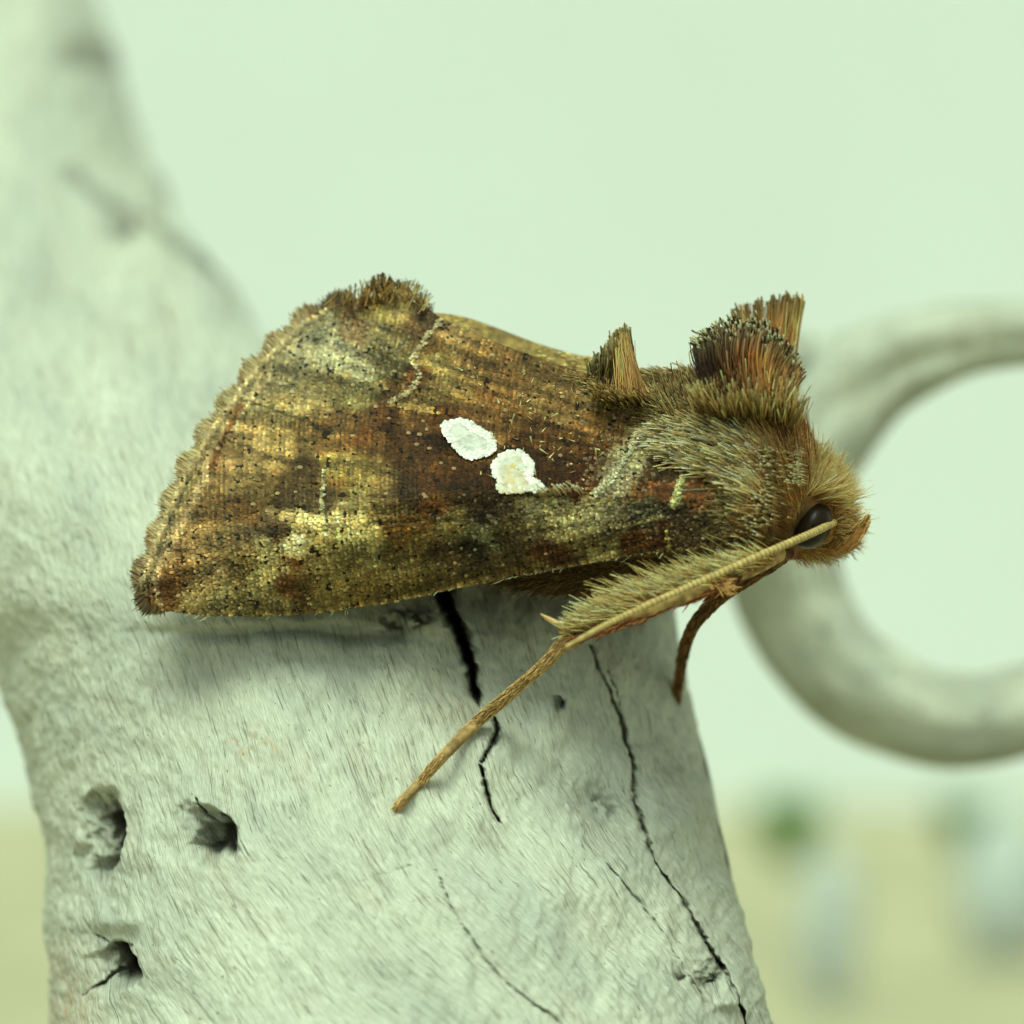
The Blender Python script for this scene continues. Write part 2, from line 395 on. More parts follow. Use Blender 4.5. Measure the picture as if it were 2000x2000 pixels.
# worm holes: shallow on the left, undercut on the right
def hole(cx, cy, rx, ry, xr, depth, ang=0.0, p=1.6, dk=.8):
    ca, sa = math.cos(ang), math.sin(ang)
    u = (qx - cx) * ca + (qy - cy) * sa + jit * 1.0 + 16 * fbm(qx / 34, qy / 34, 27, 3); v = -(qx - cx) * sa + (qy - cy) * ca + jit * .8 + 16 * fbm(qx / 34, qy / 34, 29, 3)
    r = np.sqrt((u / np.where(u > 0, xr, rx)) ** 2 + (v / ry) ** 2)
    inside = sstep(1.10, 0.84, r)
    ramp_ = np.clip((u + rx) / (rx + xr), 0, 1) ** p
    soft = sstep(1.0, .6, np.abs(v) / ry)
    return depth * inside * ramp_ * (0.4 + .6 * soft), dk * inside * np.clip(ramp_ * 1.25, 0, 1) ** (.45 if p <= 1.0 else 1.3)
for a in ((392, 1632, 110, 62, 66, 1.9, 0.12, 2.0, .42), (422, 1645, 44, 36, 36, 1.6, 0.5, 1.1, .62), (196, 1640, 60, 100, 46, 2.4, 0.06, 1.3, .42), (216, 1632, 30, 45, 24, 0.8, 0.0, 1.0, .6), (232, 1886, 75, 46, 38, 2.0, -0.2, 1.8, .45), (250, 1888, 22, 38, 20, 1.6, -.1, .8, .8), (1092, 1372, 12, 20, 10, .55, 0, 1.0, .7), (1380, 1905, 24, 40, 22, .8, .5, 1.0, .8), (1325, 1900, 30, 12, 20, .3, .9, 1, .4)):
    h_, k_ = hole(*a); disp += h_; dirt_shade = np.maximum(dirt_shade, k_)  # hole insides painted dark, adding shade the shallow bowls lack
# rims, swellings, dents
for cx, cy, rx, ry, am in ((470, 1650, 40, 70, -.30), (275, 1680, 35, 130, -.3), (215, 1795, 60, 25, -.55), (300, 1890, 35, 60, -.3), (800, 1300, 90, 60, -.25), (840, 1215, 40, 26, -.45), (1000, 1260, 70, 90, -.45), (1080, 1440, 90, 80, -.35), (700, 1235, 120, 16, .45), (1130, 1120, 150, 60, 1.6), (460, 1236, 150, 12, .35), (1170, 1575, 45, 40, .45), (1020, 1480, 30, 20, .2), (215, 1655, 16, 34, -.5), (1418, 1956, 24, 17, -.5), (980, 1650, 160, 60, .3), (1100, 1720, 120, 90, -.4), (600, 1500, 200, 200, -.4), (240, 440, 26, 26, 3.), (180, 110, 60, 26, 3.5), (400, 520, 90, 20, 1.2), (140, 345, 30, 20, 1.0)):
    disp += am * gauss(qx, qy, cx, cy, rx, ry)
inner = np.clip(dirt_shade, 0, 1)
disp += inner * (1.0 * fbm(qx / 16, qy / 16, 17, 4))
dispn = 0.30 * fbm(qx / 150, qy / 170, 11, 3) + 0.12 * fbm(qx / 28, qy / 45, 12, 3) + .05 * fbm(qx / 7, qy / 13, 14, 2)
dirt_shade = np.maximum(dirt_shade, 1.0 * gauss(qx, qy, 792, 1208, 68, 28) * sstep(-.3, .05, fbm(qx / 22, qy / 14, 21)))
dirt_shade = np.maximum(dirt_shade, .6 * gauss(qx, qy, 1170, 1570, 45, 38) * sstep(-.15, .25, fbm(qx / 14, qy / 14, 22)))
dirt_shade = np.maximum(dirt_shade, .5 * gauss(qx, qy, 1370, 1900, 26, 60) * sstep(-.2, .2, fbm(qx / 14, qy / 14, 23)))
dirt_shade = np.maximum(dirt_shade, .7 * gauss(qx, qy, 240, 440, 28, 28)); dirt_shade = np.maximum(dirt_shade, .6 * gauss(qx, qy, 185, 118, 60, 26)); dirt_shade = np.maximum(dirt_shade, .45 * np.exp(-(polydist(qx, qy, [(130, 335), (190, 385), (280, 420), (400, 515)])[0] / 14) ** 2))
dirt_shade = np.maximum(dirt_shade, .18 * gauss(qx, qy, 250, 1700, 120, 200) * sstep(0, .3, fbm(qx / 30, qy / 40, 24)))
dirt_shade = np.maximum(dirt_shade, .10 * sstep(1260, 1330, qx) * sstep(1250, 1500, qy))  # right flank painted slightly darker, as the side away from the light
rust = .8 * gauss(qx, qy, 490, 1450, 55, 26) * sstep(0.0, .3, fbm(qx / 10, qy / 10, 31)) + .5 * gauss(qx, qy, 130, 1980, 60, 120) + .35 * gauss(qx, qy, 900, 1390, 60, 30)
dirt_shade = dirt_shade * np.clip(.82 + .9 * fbm(qx / 17, qy / 17, 26, 4), .25, 1.1)
gate = isf * 1.0
disp *= gate; dispn *= gate; dirt_shade *= gate; rust *= gate
Pl2 = Pl - Nn * dispn[..., None] + np.array([0, 1.0, 0]) * disp[..., None]     # cracks and holes run inwards
Pl2[~isf] += (Nn * (0.6 * fbm(Pl[..., 0] / 6 + Pl[..., 1] / 4, Pl[..., 2] / 8, 41, 3))[..., None])[~isf]
sl = 0.33 * (qy - 1000) + 0.55 * np.exp(-((qx - 1050) / 480) ** 2) * np.logaddexp(0, (qy - 1560) / 60) * 60
for cx, cy, r, k in ((400, 1635, 90, 40), (210, 1650, 90, 40), (240, 1885, 70, 30), (1090, 1370, 40, 14), (930, 1350, 60, 12), (1170, 1570, 60, 25)):
    sl = sl - k * np.tanh((qx - cx) / r) * np.exp(-(((qx - cx) / (r * 2)) ** 2 + ((qy - cy) / (r * 1.3)) ** 2))
gs = (qx - sl + 25 * fbm(qx / 200, qy / 260, 51, 2)) / PXMM; gt = qy / PXMM
back = ~np.broadcast_to(front, qx.shape)
gs = np.where(back, PH * 9 + 50, gs); gt = np.where(back, -Pl[..., 2], gt)
grain = np.stack([gs, gt, np.zeros_like(gs)], -1)
nr, nc = qx.shape
Vw = Pl2.reshape(-1, 3); Fw = grid_faces(nr, nc, True)
i0 = len(Vw); Vw = np.vstack([Vw, Pl2[0].mean(0), Pl2[-1].mean(0)])
j = np.arange(nc); j2 = (j + 1) % nc; b0 = (nr - 1) * nc
Ft = np.vstack([quads_to_tris(Fw), np.stack([j2, j, np.full(nc, i0)], -1), np.stack([b0 + j, b0 + j2, np.full(nc, i0 + 1)], -1)])
ext = lambda a: np.concatenate([a.reshape(nr * nc, *a.shape[2:]), a[0].mean(0, keepdims=True), a[-1].mean(0, keepdims=True)])
log = mesh('log', Vw, Ft[:, ::-1], M_wood, dw, attrs={'grain': ext(grain), 'dirt_shade': ext(dirt_shade), 'rust': ext(rust)})
bpy.context.view_layer.update()
def logdepth(px, py):
    """depth (mm) of the log's surface under a photograph pixel"""
    q = np.hypot(qx - px, qy - py) + np.where(isf, 0, 1e6)
    i = np.unravel_index(np.argmin(q), q.shape); return float(Pl2[i][1])

def branch(name, pts, seed, sides=40, n=160, closed=False):
    p = curve(pts, n); P = W(p[:, 0], p[:, 1], p[:, 2])
    Rm = p[:, 3] / PXMM * (D + p[:, 2]) / D
    a = np.linspace(0, 2 * np.pi, sides, endpoint=False)
    L = np.concatenate([[0], np.cumsum(np.linalg.norm(np.diff(P, axis=0), axis=1))])
    nz = 1 + .16 * vnoise(L / 9, L * 0, seed + 20)[:, None] + .24 * fbm(L[:, None] / 5 + 0 * a, 1.5 * np.cos(a)[None, :] + 5, seed, 3) + .10 * fbm(L[:, None] / 7, 1.5 * np.sin(a)[None, :] + 5, seed + 3, 3)
    V, F = tube(P, Rm[:, None] * nz, sides)
    gr = np.stack(np.broadcast_arrays(np.broadcast_to(Rm[:, None], (n, sides)) * np.sin(a)[None, :] * 1.5 + 30 * seed, np.broadcast_to(L[:, None], (n, sides)), 0 * a[None, :]), -1).reshape(-1, 3)
    gr = np.vstack([gr, gr[0], gr[-1]])
    dr = np.clip(.55 * fbm(gr[:, 0] / 3, gr[:, 1] / 5, seed + 9, 3), 0, .5)
    return mesh(name, V, quads_to_tris(F), M_wood, dw, attrs={'grain': gr, 'dirt_shade': dr, 'rust': 0 * dr})
DR = 36
branch('curled_branch', [(2750, 760, DR + 6, 60), (2500, 670, DR + 4, 58), (2250, 640, DR + 3, 62), (2000, 650, DR, 70), (1830, 676, DR, 86), (1690, 738, DR, 104), (1590, 842, DR, 114), (1535, 956, DR, 118), (1530, 1080, DR, 118), (1575, 1210, DR, 116), (1670, 1330, DR, 108), (1790, 1395, DR, 98), (1900, 1408, DR, 92), (2010, 1385, DR, 86), (2200, 1300, DR, 80), (2420, 1180, DR + 2, 74), (2600, 980, DR + 4, 66), (2740, 780, DR + 6, 56)], 1)
branch('side_branch', [(1420, 690, DR - 1, 24), (1450, 690, DR - 1, 36), (1500, 694, DR - 1, 46), (1570, 706, DR, 60), (1680, 740, DR, 78), (1760, 720, DR, 60)], 2, n=60)
branch('fork', [(1540, 1010, DR, 100), (1380, 930, DR - 6, 88), (1200, 900, DR - 16, 84), (1000, 930, DR - 26, 84), (820, 1000, DR - 33, 82)], 3, n=70)

# ------------------------------------------------------------------ background bits
M_stone = noise_mat('pale_stone', (0.37, 0.395, 0.37), (0.46, 0.49, 0.46), 60)
def stone(px, d, wpx, hpx, seed, label):
    # rests on the ground at depth d
    k = (D + d) / D / PXMM
    cx = (px - 1000) * k; rw = wpx * k / 2; rh = hpx * k / 2
    u = np.linspace(0, np.pi, 20); v = np.linspace(0, 2 * np.pi, 28, endpoint=False)
    U, Vv = np.meshgrid(u, v, indexing='ij')
    f = 1 + .16 * fbm(np.cos(Vv) * 1.3 + seed, U * 1.1, seed, 3)
    V = np.stack([cx + rw * np.sin(U) * np.cos(Vv) * f, d + rw * .8 * np.sin(U) * np.sin(Vv) * f, GZ + rh * .92 - rh * np.cos(U) * f], -1)
    o = mesh('stone', V.reshape(-1, 3), quads_to_tris(grid_faces(20, 28, True)), M_stone)
    tag(o, label, 'stone')
stone(1620, 790, 120, 330, 2, 'narrow upright pale stone on the sand next to the bright green weed')
stone(1965, 880, 190, 300, 5, 'broad bluish white stone on the sand next to the grey green weed')
M_leaf = noise_mat('weed_leaf', (0.10, 0.24, 0.03), (0.16, 0.33, 0.05), 200, .5)
M_leaf2 = noise_mat('weed_leaf_grey', (0.17, 0.30, 0.12), (0.25, 0.38, 0.18), 200, .5)
def weed(px, d, hmm, wmm, n, m, label, seed):
    r = np.random.default_rng(seed); k = (D + d) / D / PXMM; cx = (px - 1000) * k
    root = thing('weed', label, 'weed', (cx, d, GZ))
    a = r.random(n) * 2 * np.pi; l = hmm * (.55 + .45 * r.random(n)); sp = wmm * r.random(n) ** .6
    p0 = np.stack([cx + .1 * sp * np.cos(a), d + .1 * sp * np.sin(a), np.full(n, GZ - .5)], -1)
    p2 = np.stack([cx + sp * np.cos(a), d + sp * np.sin(a), GZ + l], -1); p1 = p0 * .6 + p2 * .4; p1[:, 2] = GZ + l * .7
    V, F, C = strands(p0, p1, p2, 2, wmm * .35, .5, (0, 0, 0), (0, 0, 0), nseg=4, flat=.15)
    h = n // 2 * 15
    o = mesh('leaves', V, F, m, root); o['kind'] = 'stuff'
weed(1542, 1150, 25, 13, 120, M_leaf, 'small bright green weed at the foot of the wall beside the log', 3)
weed(1890, 1170, 22, 13, 130, M_leaf2, 'small dull grey green weed at the wall below the curled branch', 4)

# ================================================================== MOTH
moth = thing('moth', 'brown furry moth with two white wing spots resting on driftwood', 'moth', W(1150, 1120, 1.5))

# ---- near forewing shape
TOPL = np.array([(268, 1142), (288, 1100), (306, 1050), (330, 990), (362, 920), (392, 868), (414, 832), (455, 775), (500, 715), (545, 668), (590, 625), (640, 597), (690, 585), (750, 577), (800, 585), (840, 607), (866, 625), (940, 657), (1000, 682), (1080, 710), (1160, 735), (1250, 760), (1330, 790), (1420, 830), (1500, 890), (1540, 950)], float)
BOTL = np.array([(268, 1147), (288, 1174), (322, 1192), (400, 1203), (520, 1204), (650, 1194), (780, 1174), (900, 1147), (1000, 1129), (1130, 1104), (1250, 1084), (1400, 1071), (1540, 1052)], float)
FOLD = np.array([(283, 1148), (400, 1100), (560, 1040), (700, 1000), (850, 975), (1000, 968), (1150, 968), (1300, 985), (1540, 985)], float)
def wtop(x): return np.interp(x, TOPL[:, 0], TOPL[:, 1])
def wbot(x): return np.interp(x, BOTL[:, 0], BOTL[:, 1])
def wdepth(x, y):
    yf_ = np.interp(x, FOLD[:, 0], FOLD[:, 1])
    up = (yf_ - y) / 330.0
    d = np.where(y < yf_, -1.7 + 3.6 * up + .5 * up * up, -1.7 + 0.9 * ((y - yf_) / 130.) ** 2)
    d = -1.7 + np.where(y < yf_, 1, 0) * (3.6 * np.sqrt(np.maximum(up, 0) ** 2 + .002) - 3.6 * .0447) + np.where(y >= yf_, 1, 0) * 0.55 * np.maximum((y - yf_) / 130., 0) ** 2
    d = d + 1.9 * np.clip((1000 - x) / 740., 0, 1.2) ** 2 - .55 * sstep(1230, 1420, x)
    d = d + 0.5 * sstep(760, 560, x) * sstep(760, 600, y)
    d = d + 0.16 * fbm(x / 170, y / 120, 61, 3) + .03 * fbm(x / 40, y / 30, 62, 2)
    # veins fanning from the base
    th = np.arctan2(y - 960, 1560 - x)
    d = d + 0.035 * np.sin(th * 46) * sstep(1200, 900, x)
    return d

CTRL = """
762 608 160 143 72;790 600 155 135 75;735 625 140 125 70;700 600 110 80 50;690 640 115 85 50;840 612 92 70 45;820 640 88 66 40;650 600 122 116 82;630 620 125 128 98;
620 660 132 136 106;660 690 152 155 124;600 690 140 138 108;570 720 134 128 94;712 722 152 154 122;740 690 95 88 55;760 650 110 98 58;780 720 82 76 44;720 760 120 112 66;
650 760 140 125 75;610 740 136 124 80;560 790 132 115 70;500 770 126 114 78;540 740 130 122 86;500 850 152 126 74;550 872 152 126 70;600 860 104 82 44;480 930 132 110 64;
520 960 118 94 50;450 900 140 110 66;600 920 84 64 34;640 860 110 80 40;560 975 78 58 30;480 1000 108 74 36;430 1010 132 100 54;400 1060 152 120 70;460 1060 114 94 54;540 1030 92 72 44;
350 1110 150 110 60;330 1150 116 76 40;345 1160 122 82 44;410 1130 166 142 92;370 1168 150 130 84;470 1100 124 104 60;530 1080 152 142 96;572 1066 196 186 136;560 1110 172 156 102;
578 1100 118 78 38;572 1145 112 74 36;610 1100 140 125 75;520 1140 152 142 92;440 1172 140 130 84;600 1012 200 186 120;650 1020 208 192 126;700 1026 190 172 108;560 1010 150 132 80;
640 1062 162 146 86;700 1052 166 156 100;720 1090 156 146 90;690 1122 130 114 64;640 1160 130 114 60;540 1186 135 120 70;720 1150 110 90 46;600 1140 118 92 48;
650 905 150 130 60;690 912 150 128 60;722 926 142 118 56;660 942 120 86 36;690 955 140 126 64;740 935 130 104 50;700 982 126 112 62;740 1000 112 94 50;765 980 98 78 44;640 965 96 76 42;615 985 92 74 42;
700 850 118 68 26;680 832 110 76 36;730 870 110 72 32;770 850 84 50 21;800 900 80 50 22;840 930 102 60 26;850 990 104 62 28;800 960 64 47 27;900 962 68 48 26;960 1000 60 47 29;880 1022 132 116 66;
800 1034 116 80 36;820 1054 126 106 56;870 1082 80 64 38;950 1050 106 112 78;930 1080 54 49 31;1000 1062 70 60 38;850 1122 95 80 41;950 1122 90 75 41;1000 1100 90 70 40;780 1100 120 104 58;800 1150 104 88 44;
862 806 112 64 24;850 880 70 42 18;900 915 76 45 18;945 935 74 44 18;1050 900 72 42 17;1060 850 76 46 19;1080 932 76 42 15;1120 950 86 42 13;
900 700 146 112 60;950 720 130 96 50;1000 742 120 86 43;880 660 150 120 70;900 760 126 100 50;850 700 138 120 62;852 724 136 116 62;795 792 112 78 38;835 812 100 64 30;820 742 100 60 25;840 675 112 80 38;
850 770 110 90 46;780 770 100 70 32;760 800 96 58 24;960 790 120 80 38;1000 822 105 70 32;1050 782 126 96 50;1100 802 120 90 48;1150 832 126 86 42;1120 872 86 53 22;1150 902 80 45 18;1020 872 75 45 18;
960 862 132 92 44;1100 742 112 86 46;1040 715 104 80 44;1180 782 116 96 55;1200 850 110 80 45;1230 780 96 76 46;1180 870 92 56 24;
1225 890 142 142 106;1250 862 136 130 90;1205 942 148 142 112;1252 962 110 70 30;1290 950 116 60 22;1300 920 78 58 36;1360 960 104 60 25;1260 992 74 74 51;1150 1002 158 152 106;1080 985 132 126 80;
1050 1002 122 116 76;1100 1022 168 158 106;1180 1012 132 130 90;1010 1020 96 82 48;1200 1042 80 65 38;1300 1002 68 58 39;1300 1042 84 50 25;1230 1052 85 48 22;1150 1062 100 86 46;1180 1072 142 136 86;
1080 1082 85 50 25;1350 1052 84 64 40;1050 1112 95 75 40;1400 1040 90 80 50;1450 1000 96 86 54;1480 950 100 88 54"""
ctrl = np.array([[float(v) for v in r.split()] for r in CTRL.replace('\n', '').split(';') if r.strip()])
LINES = [  # pts, colour, strength, dotted
    ([(866, 622, 5), (838, 655, 4.5), (828, 672, 4), (815, 685, 4), (805, 705, 3.5), (818, 725, 4.5), (822, 738, 6), (808, 757, 5), (795, 770, 6), (775, 778, 6), (760, 790, 3)], (190, 184, 144), .75, .35),
    ([(632, 916, 3), (634, 935, 4), (632, 960, 3.5), (628, 1000, 2.5)], (186, 190, 150), .9, .3),
    ([(1272, 830, 5), (1248, 848, 7), (1234, 880, 6), (1216, 905, 6), (1196, 935, 7), (1162, 966, 7)], (212, 214, 178), 1.0, .12),
    ([(1336, 928, 5), (1326, 955, 6), (1320, 985, 8)], (198, 204, 140), 1.0, .1),
    ([(1304, 1032, 3.5), (1307, 1072, 4)], (158, 152, 92), .8, .3),
    ([(1150, 1072, 6), (1165, 1085, 7), (1200, 1082, 5)], (172, 170, 122), .7, .3),
    ([(1300, 1005, 3), (1220, 1028, 4), (1140, 1035, 3)], (160, 152, 104), .7, .3),
    ([(700, 795, 4), (668, 830, 4), (655, 845, 3)], (150, 150, 112), .5, .5),
    ([(318, 1185, 5), (306, 1160, 6), (306, 1130, 7), (324, 1090, 8), (350, 1040, 9), (378, 985, 9), (402, 930, 9), (430, 870, 9), (462, 820, 9), (492, 775, 7), (530, 735, 5)], (186, 166, 124), .65, .1),
    ([(475, 790, 6), (450, 835, 7), (428, 880, 7), (415, 920, 6)], (112, 64, 24), .85, .1),
    ([(332, 1165, 9), (340, 1120, 8), (362, 1075, 7)], (120, 76, 38), .6, .2),
    ([(470, 780, 2.5), (540, 800, 3), (610, 826, 3.5), (655, 846, 4)], (62, 58, 36), .75, .1),
    ([(440, 856, 2.5), (500, 880, 2.5), (560, 903, 2.5)], (72, 60, 36), .65, .1),
    ([(330, 1070, 3), (400, 1085, 2.5), (480, 1108, 3)], (78, 60, 36), .65, .1),
    ([(768, 790, 4), (800, 793, 9), (835, 800, 9), (858, 806, 4)], (196, 164, 84), .85, .1),
    ([(560, 1008, 4), (610, 1012, 9), (660, 1022, 9), (740, 1030, 5)], (206, 190, 124), .7, .25),
    ([(545, 1075, 5), (580, 1062, 9), (590, 1050, 5)], (200, 190, 140), .5, .3),
    ([(940, 858, 2), (985, 868, 3), (1010, 873, 2)], (170, 122, 62), .8, .2),
    ([(900, 968, 3), (1000, 966, 3), (1130, 970, 3)], (60, 42, 22), .7, .2),
    ([(1250, 990, 5), (1320, 1000, 5), (1400, 1010, 4)], (52, 48, 34), .7, .3),
]
def pattern(x, y, seed=0):
    """wing scale colours (sRGB 0-255) at photograph pixels"""
    x = np.asarray(x, float); y = np.asarray(y, float)
    wx = x + 26 * fbm(x / 40, y / 30, 71, 3); wy = y + 20 * fbm(x / 40, y / 30, 75, 3)
    num = np.zeros((len(x), 3)); den = np.zeros(len(x))
    for c in ctrl:
        dd = (wx - c[0]) ** 2 + ((wy - c[1]) * 1.15) ** 2 + 80
        k = dd ** -2.7; num += k[:, None] * c[2:]; den += k
    col = num / den[:, None]
    # strip along the outer margin: dark line, pale line at the fringe base
    e, _, _ = polydist(x, y, TOPL[:17]); m = (x < 640) & (y < 1190)
    tv = np.exp(-((e - 9) / 5) ** 2) * np.where(m, 1, 0)
    col = col * (1 - .0 * tv[:, None])
    f = np.where(m, sstep(34, 20, e), 0)[:, None] * .7 * sstep(1.0, .4, gauss(x, y, 330, 1190, 40))[:, None]
    col = col * (1 - f) + np.array([160, 148, 108]) * f
    dk = np.where(m, np.exp(-((e - 16) / 4) ** 2), 0)[:, None] * .55
    col = col * (1 - dk) + np.array([80, 70, 46]) * dk
    pl = np.where(m, np.exp(-((e - 5) / 4) ** 2), 0)[:, None] * .55
    col = col * (1 - pl) + np.array([205, 186, 142]) * pl
    for pts, c, s, dot in LINES:
        d, wd, _ = polydist(x + 5 * fbm(x / 9, y / 9, 81, 2), y + 5 * fbm(x / 9, y / 9, 83, 2), pts)
        k = (s * np.exp(-(d / wd) ** 4) * np.where(vnoise(x / 5, y / 5, 85) > -.5 + dot, 1, .25))[:, None]
        col = col * (1 - k) + np.array(c) * k
    # costal edge: alternating fine bars
    eb = wbot(x) - y
    k = (np.where(x > 330, 1, 0) * np.exp(-(eb / 7) ** 2) * .6)[:, None]
    col = col * (1 - k) + np.array([150, 128, 72]) * (1 + .25 * np.sign(np.sin(x / 3.4)))[:, None] * k
    lum = (col @ np.array([.3, .6, .1]))[:, None]
    col = col * .64 + lum * np.array([1.07, .98, .68]) * .36     # dusted olive brown
    lum = (col @ np.array([.3, .6, .1]))[:, None]
    r_ = np.hypot(x - 1600, y - 960); th_ = np.arctan2(y - 960, 1600 - x)
    mot = 1 + .26 * fbm(x / 26, y / 18, 101, 4) + .50 * fbm(th_ * 60, r_ / 170, 105, 3) + .30 * fbm(r_ / 6, th_ * 26, 109, 2) + .18 * fbm(x / 7, y / 7, 108, 2)
    return col * np.clip(lum / 105., .3, 2) ** .12 * np.clip(mot, .45, 1.6)[:, None]

# membrane
xs = np.concatenate([np.linspace(268.5, 420, 66, endpoint=False), np.linspace(420, 1510, 250)]); ny = 150
fy = np.linspace(0, 1, ny)
GX = np.broadcast_to(xs[None, :], (ny, len(xs))); GY = wtop(xs)[None, :] * (1 - fy[:, None]) + wbot(xs)[None, :] * fy[:, None]
GD = wdepth(GX, GY)
Vm = W(GX, GY, GD + 0.05).reshape(-1, 3)
cm = lin(pattern(GX.ravel(), GY.ravel()) * .75)
fw = mesh('forewing', Vm, grid_faces(ny, len(xs))[:, ::-1], M_skin, moth, col=cm)
fw['label'] = 'brown, olive and gold patterned forewing facing the viewer'
so = fw.modifiers.new('thick', 'SOLIDIFY'); so.thickness = 0.00004; so.offset = 0

# scales in rows
PIV = (1950., 930.)
parts_x, parts_y = [], []
for r in np.arange(480, 1700, 4.5):
    n = int(1.1 * r / 4.9); th = (np.arange(n) + rng.random()) / n * 1.1 - .55
    rr = r + rng.normal(0, .9, n)
    x_ = PIV[0] - rr * np.cos(th); y_ = PIV[1] + rr * np.sin(th) + rng.normal(0, .9, n)
    ok = (x_ > 269) & (x_ < 1510)
    ok &= (y_ > wtop(x_) + 1) & (y_ < wbot(x_) - 1)
    parts_x.append(x_[ok]); parts_y.append(y_[ok])
sx = np.concatenate(parts_x); sy = np.concatenate(parts_y); ns = len(sx)
def scale_mesh(sx, sy, depthf, dirx, diry, length, width, col, lift, tilt, off=-0.02):
    n = len(sx); L = np.broadcast_to(length, (n,)); Wd = np.broadcast_to(width, (n,)); lift = np.broadcast_to(lift, (n,))
    # outline: base, shoulders, tip; arched across
    prof = [(-.5, .35), (-.1, .95), (.30, 1.0), (.5, .55)]
    Vs = []
    dx, dy = dirx, diry; px_, py_ = -dy, dx
    base_d = depthf(sx, sy)
    gx_ = (depthf(sx + 4 * dx, sy + 4 * dy) - base_d) / 4; gp_ = (depthf(sx + 4 * px_, sy + 4 * py_) - base_d) / 4
    for a, b in prof:
        for s in (-1, 0, 1):
            ox = a * L; op = s * b * Wd / 2
            dd = base_d + gx_ * ox + gp_ * op + off - lift * (a + .5) / PXMM * 1.0 - (0.14 * Wd / PXMM if s == 0 else 0) + tilt * s * .5 * Wd / PXMM
            Vs.append(W(sx + dx * ox + px_ * op, sy + dy * ox + py_ * op, dd))
    V = np.stack(Vs, 1).reshape(-1, 3)
    f = []
    for i in range(3):
        for j in range(2):
            f.append((i * 3 + j, i * 3 + j + 1, (i + 1) * 3 + j + 1, (i + 1) * 3 + j))
    F = (np.arange(n)[:, None, None] * 12 + np.array(f)[None]).reshape(-1, 4)
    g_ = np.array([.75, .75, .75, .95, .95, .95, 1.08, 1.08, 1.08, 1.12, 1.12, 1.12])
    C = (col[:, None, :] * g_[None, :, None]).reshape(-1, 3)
    return V, F[:, ::-1], C
c_s = pattern(sx, sy)
th = np.arctan2(sy - PIV[1], PIV[0] - sx) + rng.normal(0, .10, ns)
dirx, diry = -np.cos(th), np.sin(th)
low = sy > np.interp(sx, FOLD[:, 0], FOLD[:, 1])
diry = np.where(low, diry * .4 + .12 * (1 if True else 0), diry); nn_ = np.hypot(dirx, diry); dirx /= nn_; diry /= nn_
bri = np.exp(rng.normal(0, .10, ns))
rowtone = 1 + .12 * np.sin(np.hypot(sx - PIV[0], sy - PIV[1]) / 4.5 * np.pi + 3 * fbm(sx / 60, sy / 60, 91, 2))
c_s = c_s * (bri * rowtone)[:, None]
hue = rng.normal(0, .03, ns); c_s[:, 0] *= 1 + hue; c_s[:, 2] *= 1 - hue
# scattered single dark scales and small dark clumps, stray pale ones
dotc = vnoise(sx / 11, sy / 11, 95); dot = (dotc > .40) & (rng.random(ns) < .75)
single = rng.random(ns) < .02
c_s[dot | single] = c_s[dot | single] * .18 + np.array([24, 20, 14]) * .7
pale = rng.random(ns) < .006
c_s[pale] = c_s[pale] * .4 + np.array([205, 190, 150]) * .6
grey = gauss(sx, sy, 640, 660, 110, 70) + gauss(sx, sy, 1130, 1010, 150, 35) + gauss(sx, sy, 1220, 910, 60, 60)
gm = rng.random(ns) < .5 * grey
c_s[gm] = c_s[gm] * .55 + np.array([166, 162, 132]) * .45
length = 10.2 + rng.normal(0, 1.2, ns); width = 5.8 + rng.normal(0, .6, ns)
rough_zone = np.clip(gauss(sx, sy, 640, 660, 120, 90) + sstep(960, 1000, sy) + gauss(sx, sy, 1230, 930, 90, 110), 0, 1)
lift = 2.2 + rng.random(ns) * (1.2 + 3.6 * rough_zone) + np.where(pale, 5, 0)
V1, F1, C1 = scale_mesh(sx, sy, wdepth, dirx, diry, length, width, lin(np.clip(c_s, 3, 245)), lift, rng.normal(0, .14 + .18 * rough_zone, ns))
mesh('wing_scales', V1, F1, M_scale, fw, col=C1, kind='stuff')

# bead-like raised scales along the pale cross lines
bx, by, bc, bw = [], [], [], []
for pts, c, s, dot_ in LINES[:5]:
    p = np.array(pts, float); seg = np.hypot(*np.diff(p[:, :2], axis=0).T); L = seg.sum(); n = int(L * (.8 if dot_ < .2 else .24))
    t = np.sort(rng.random(n)) * L; cu = np.concatenate([[0], np.cumsum(seg)])
    wd = np.interp(t, cu, p[:, 2])
    bx.append(np.interp(t, cu, p[:, 0]) + rng.normal(0, .5, n) * wd); by.append(np.interp(t, cu, p[:, 1]) + rng.normal(0, .5, n) * wd)
    bc.append(np.array(c)[None] * np.exp(rng.normal(0, .1, n))[:, None]); bw.append(rng.uniform(4, 6.5, n))
bx, by, bc, bw = map(np.concatenate, (bx, by, bc, bw)); n = len(bx)
a = rng.normal(0, .5, n)
V2, F2, C2 = scale_mesh(bx, by, wdepth, -np.cos(a), np.sin(a), 7.5, bw, lin(np.clip(bc, 0, 250)), 8 + 4 * rng.random(n), rng.normal(0, .4, n), off=-.05)
mesh('cross_line_scales', V2, F2, M_scale, fw, col=C2, kind='stuff')

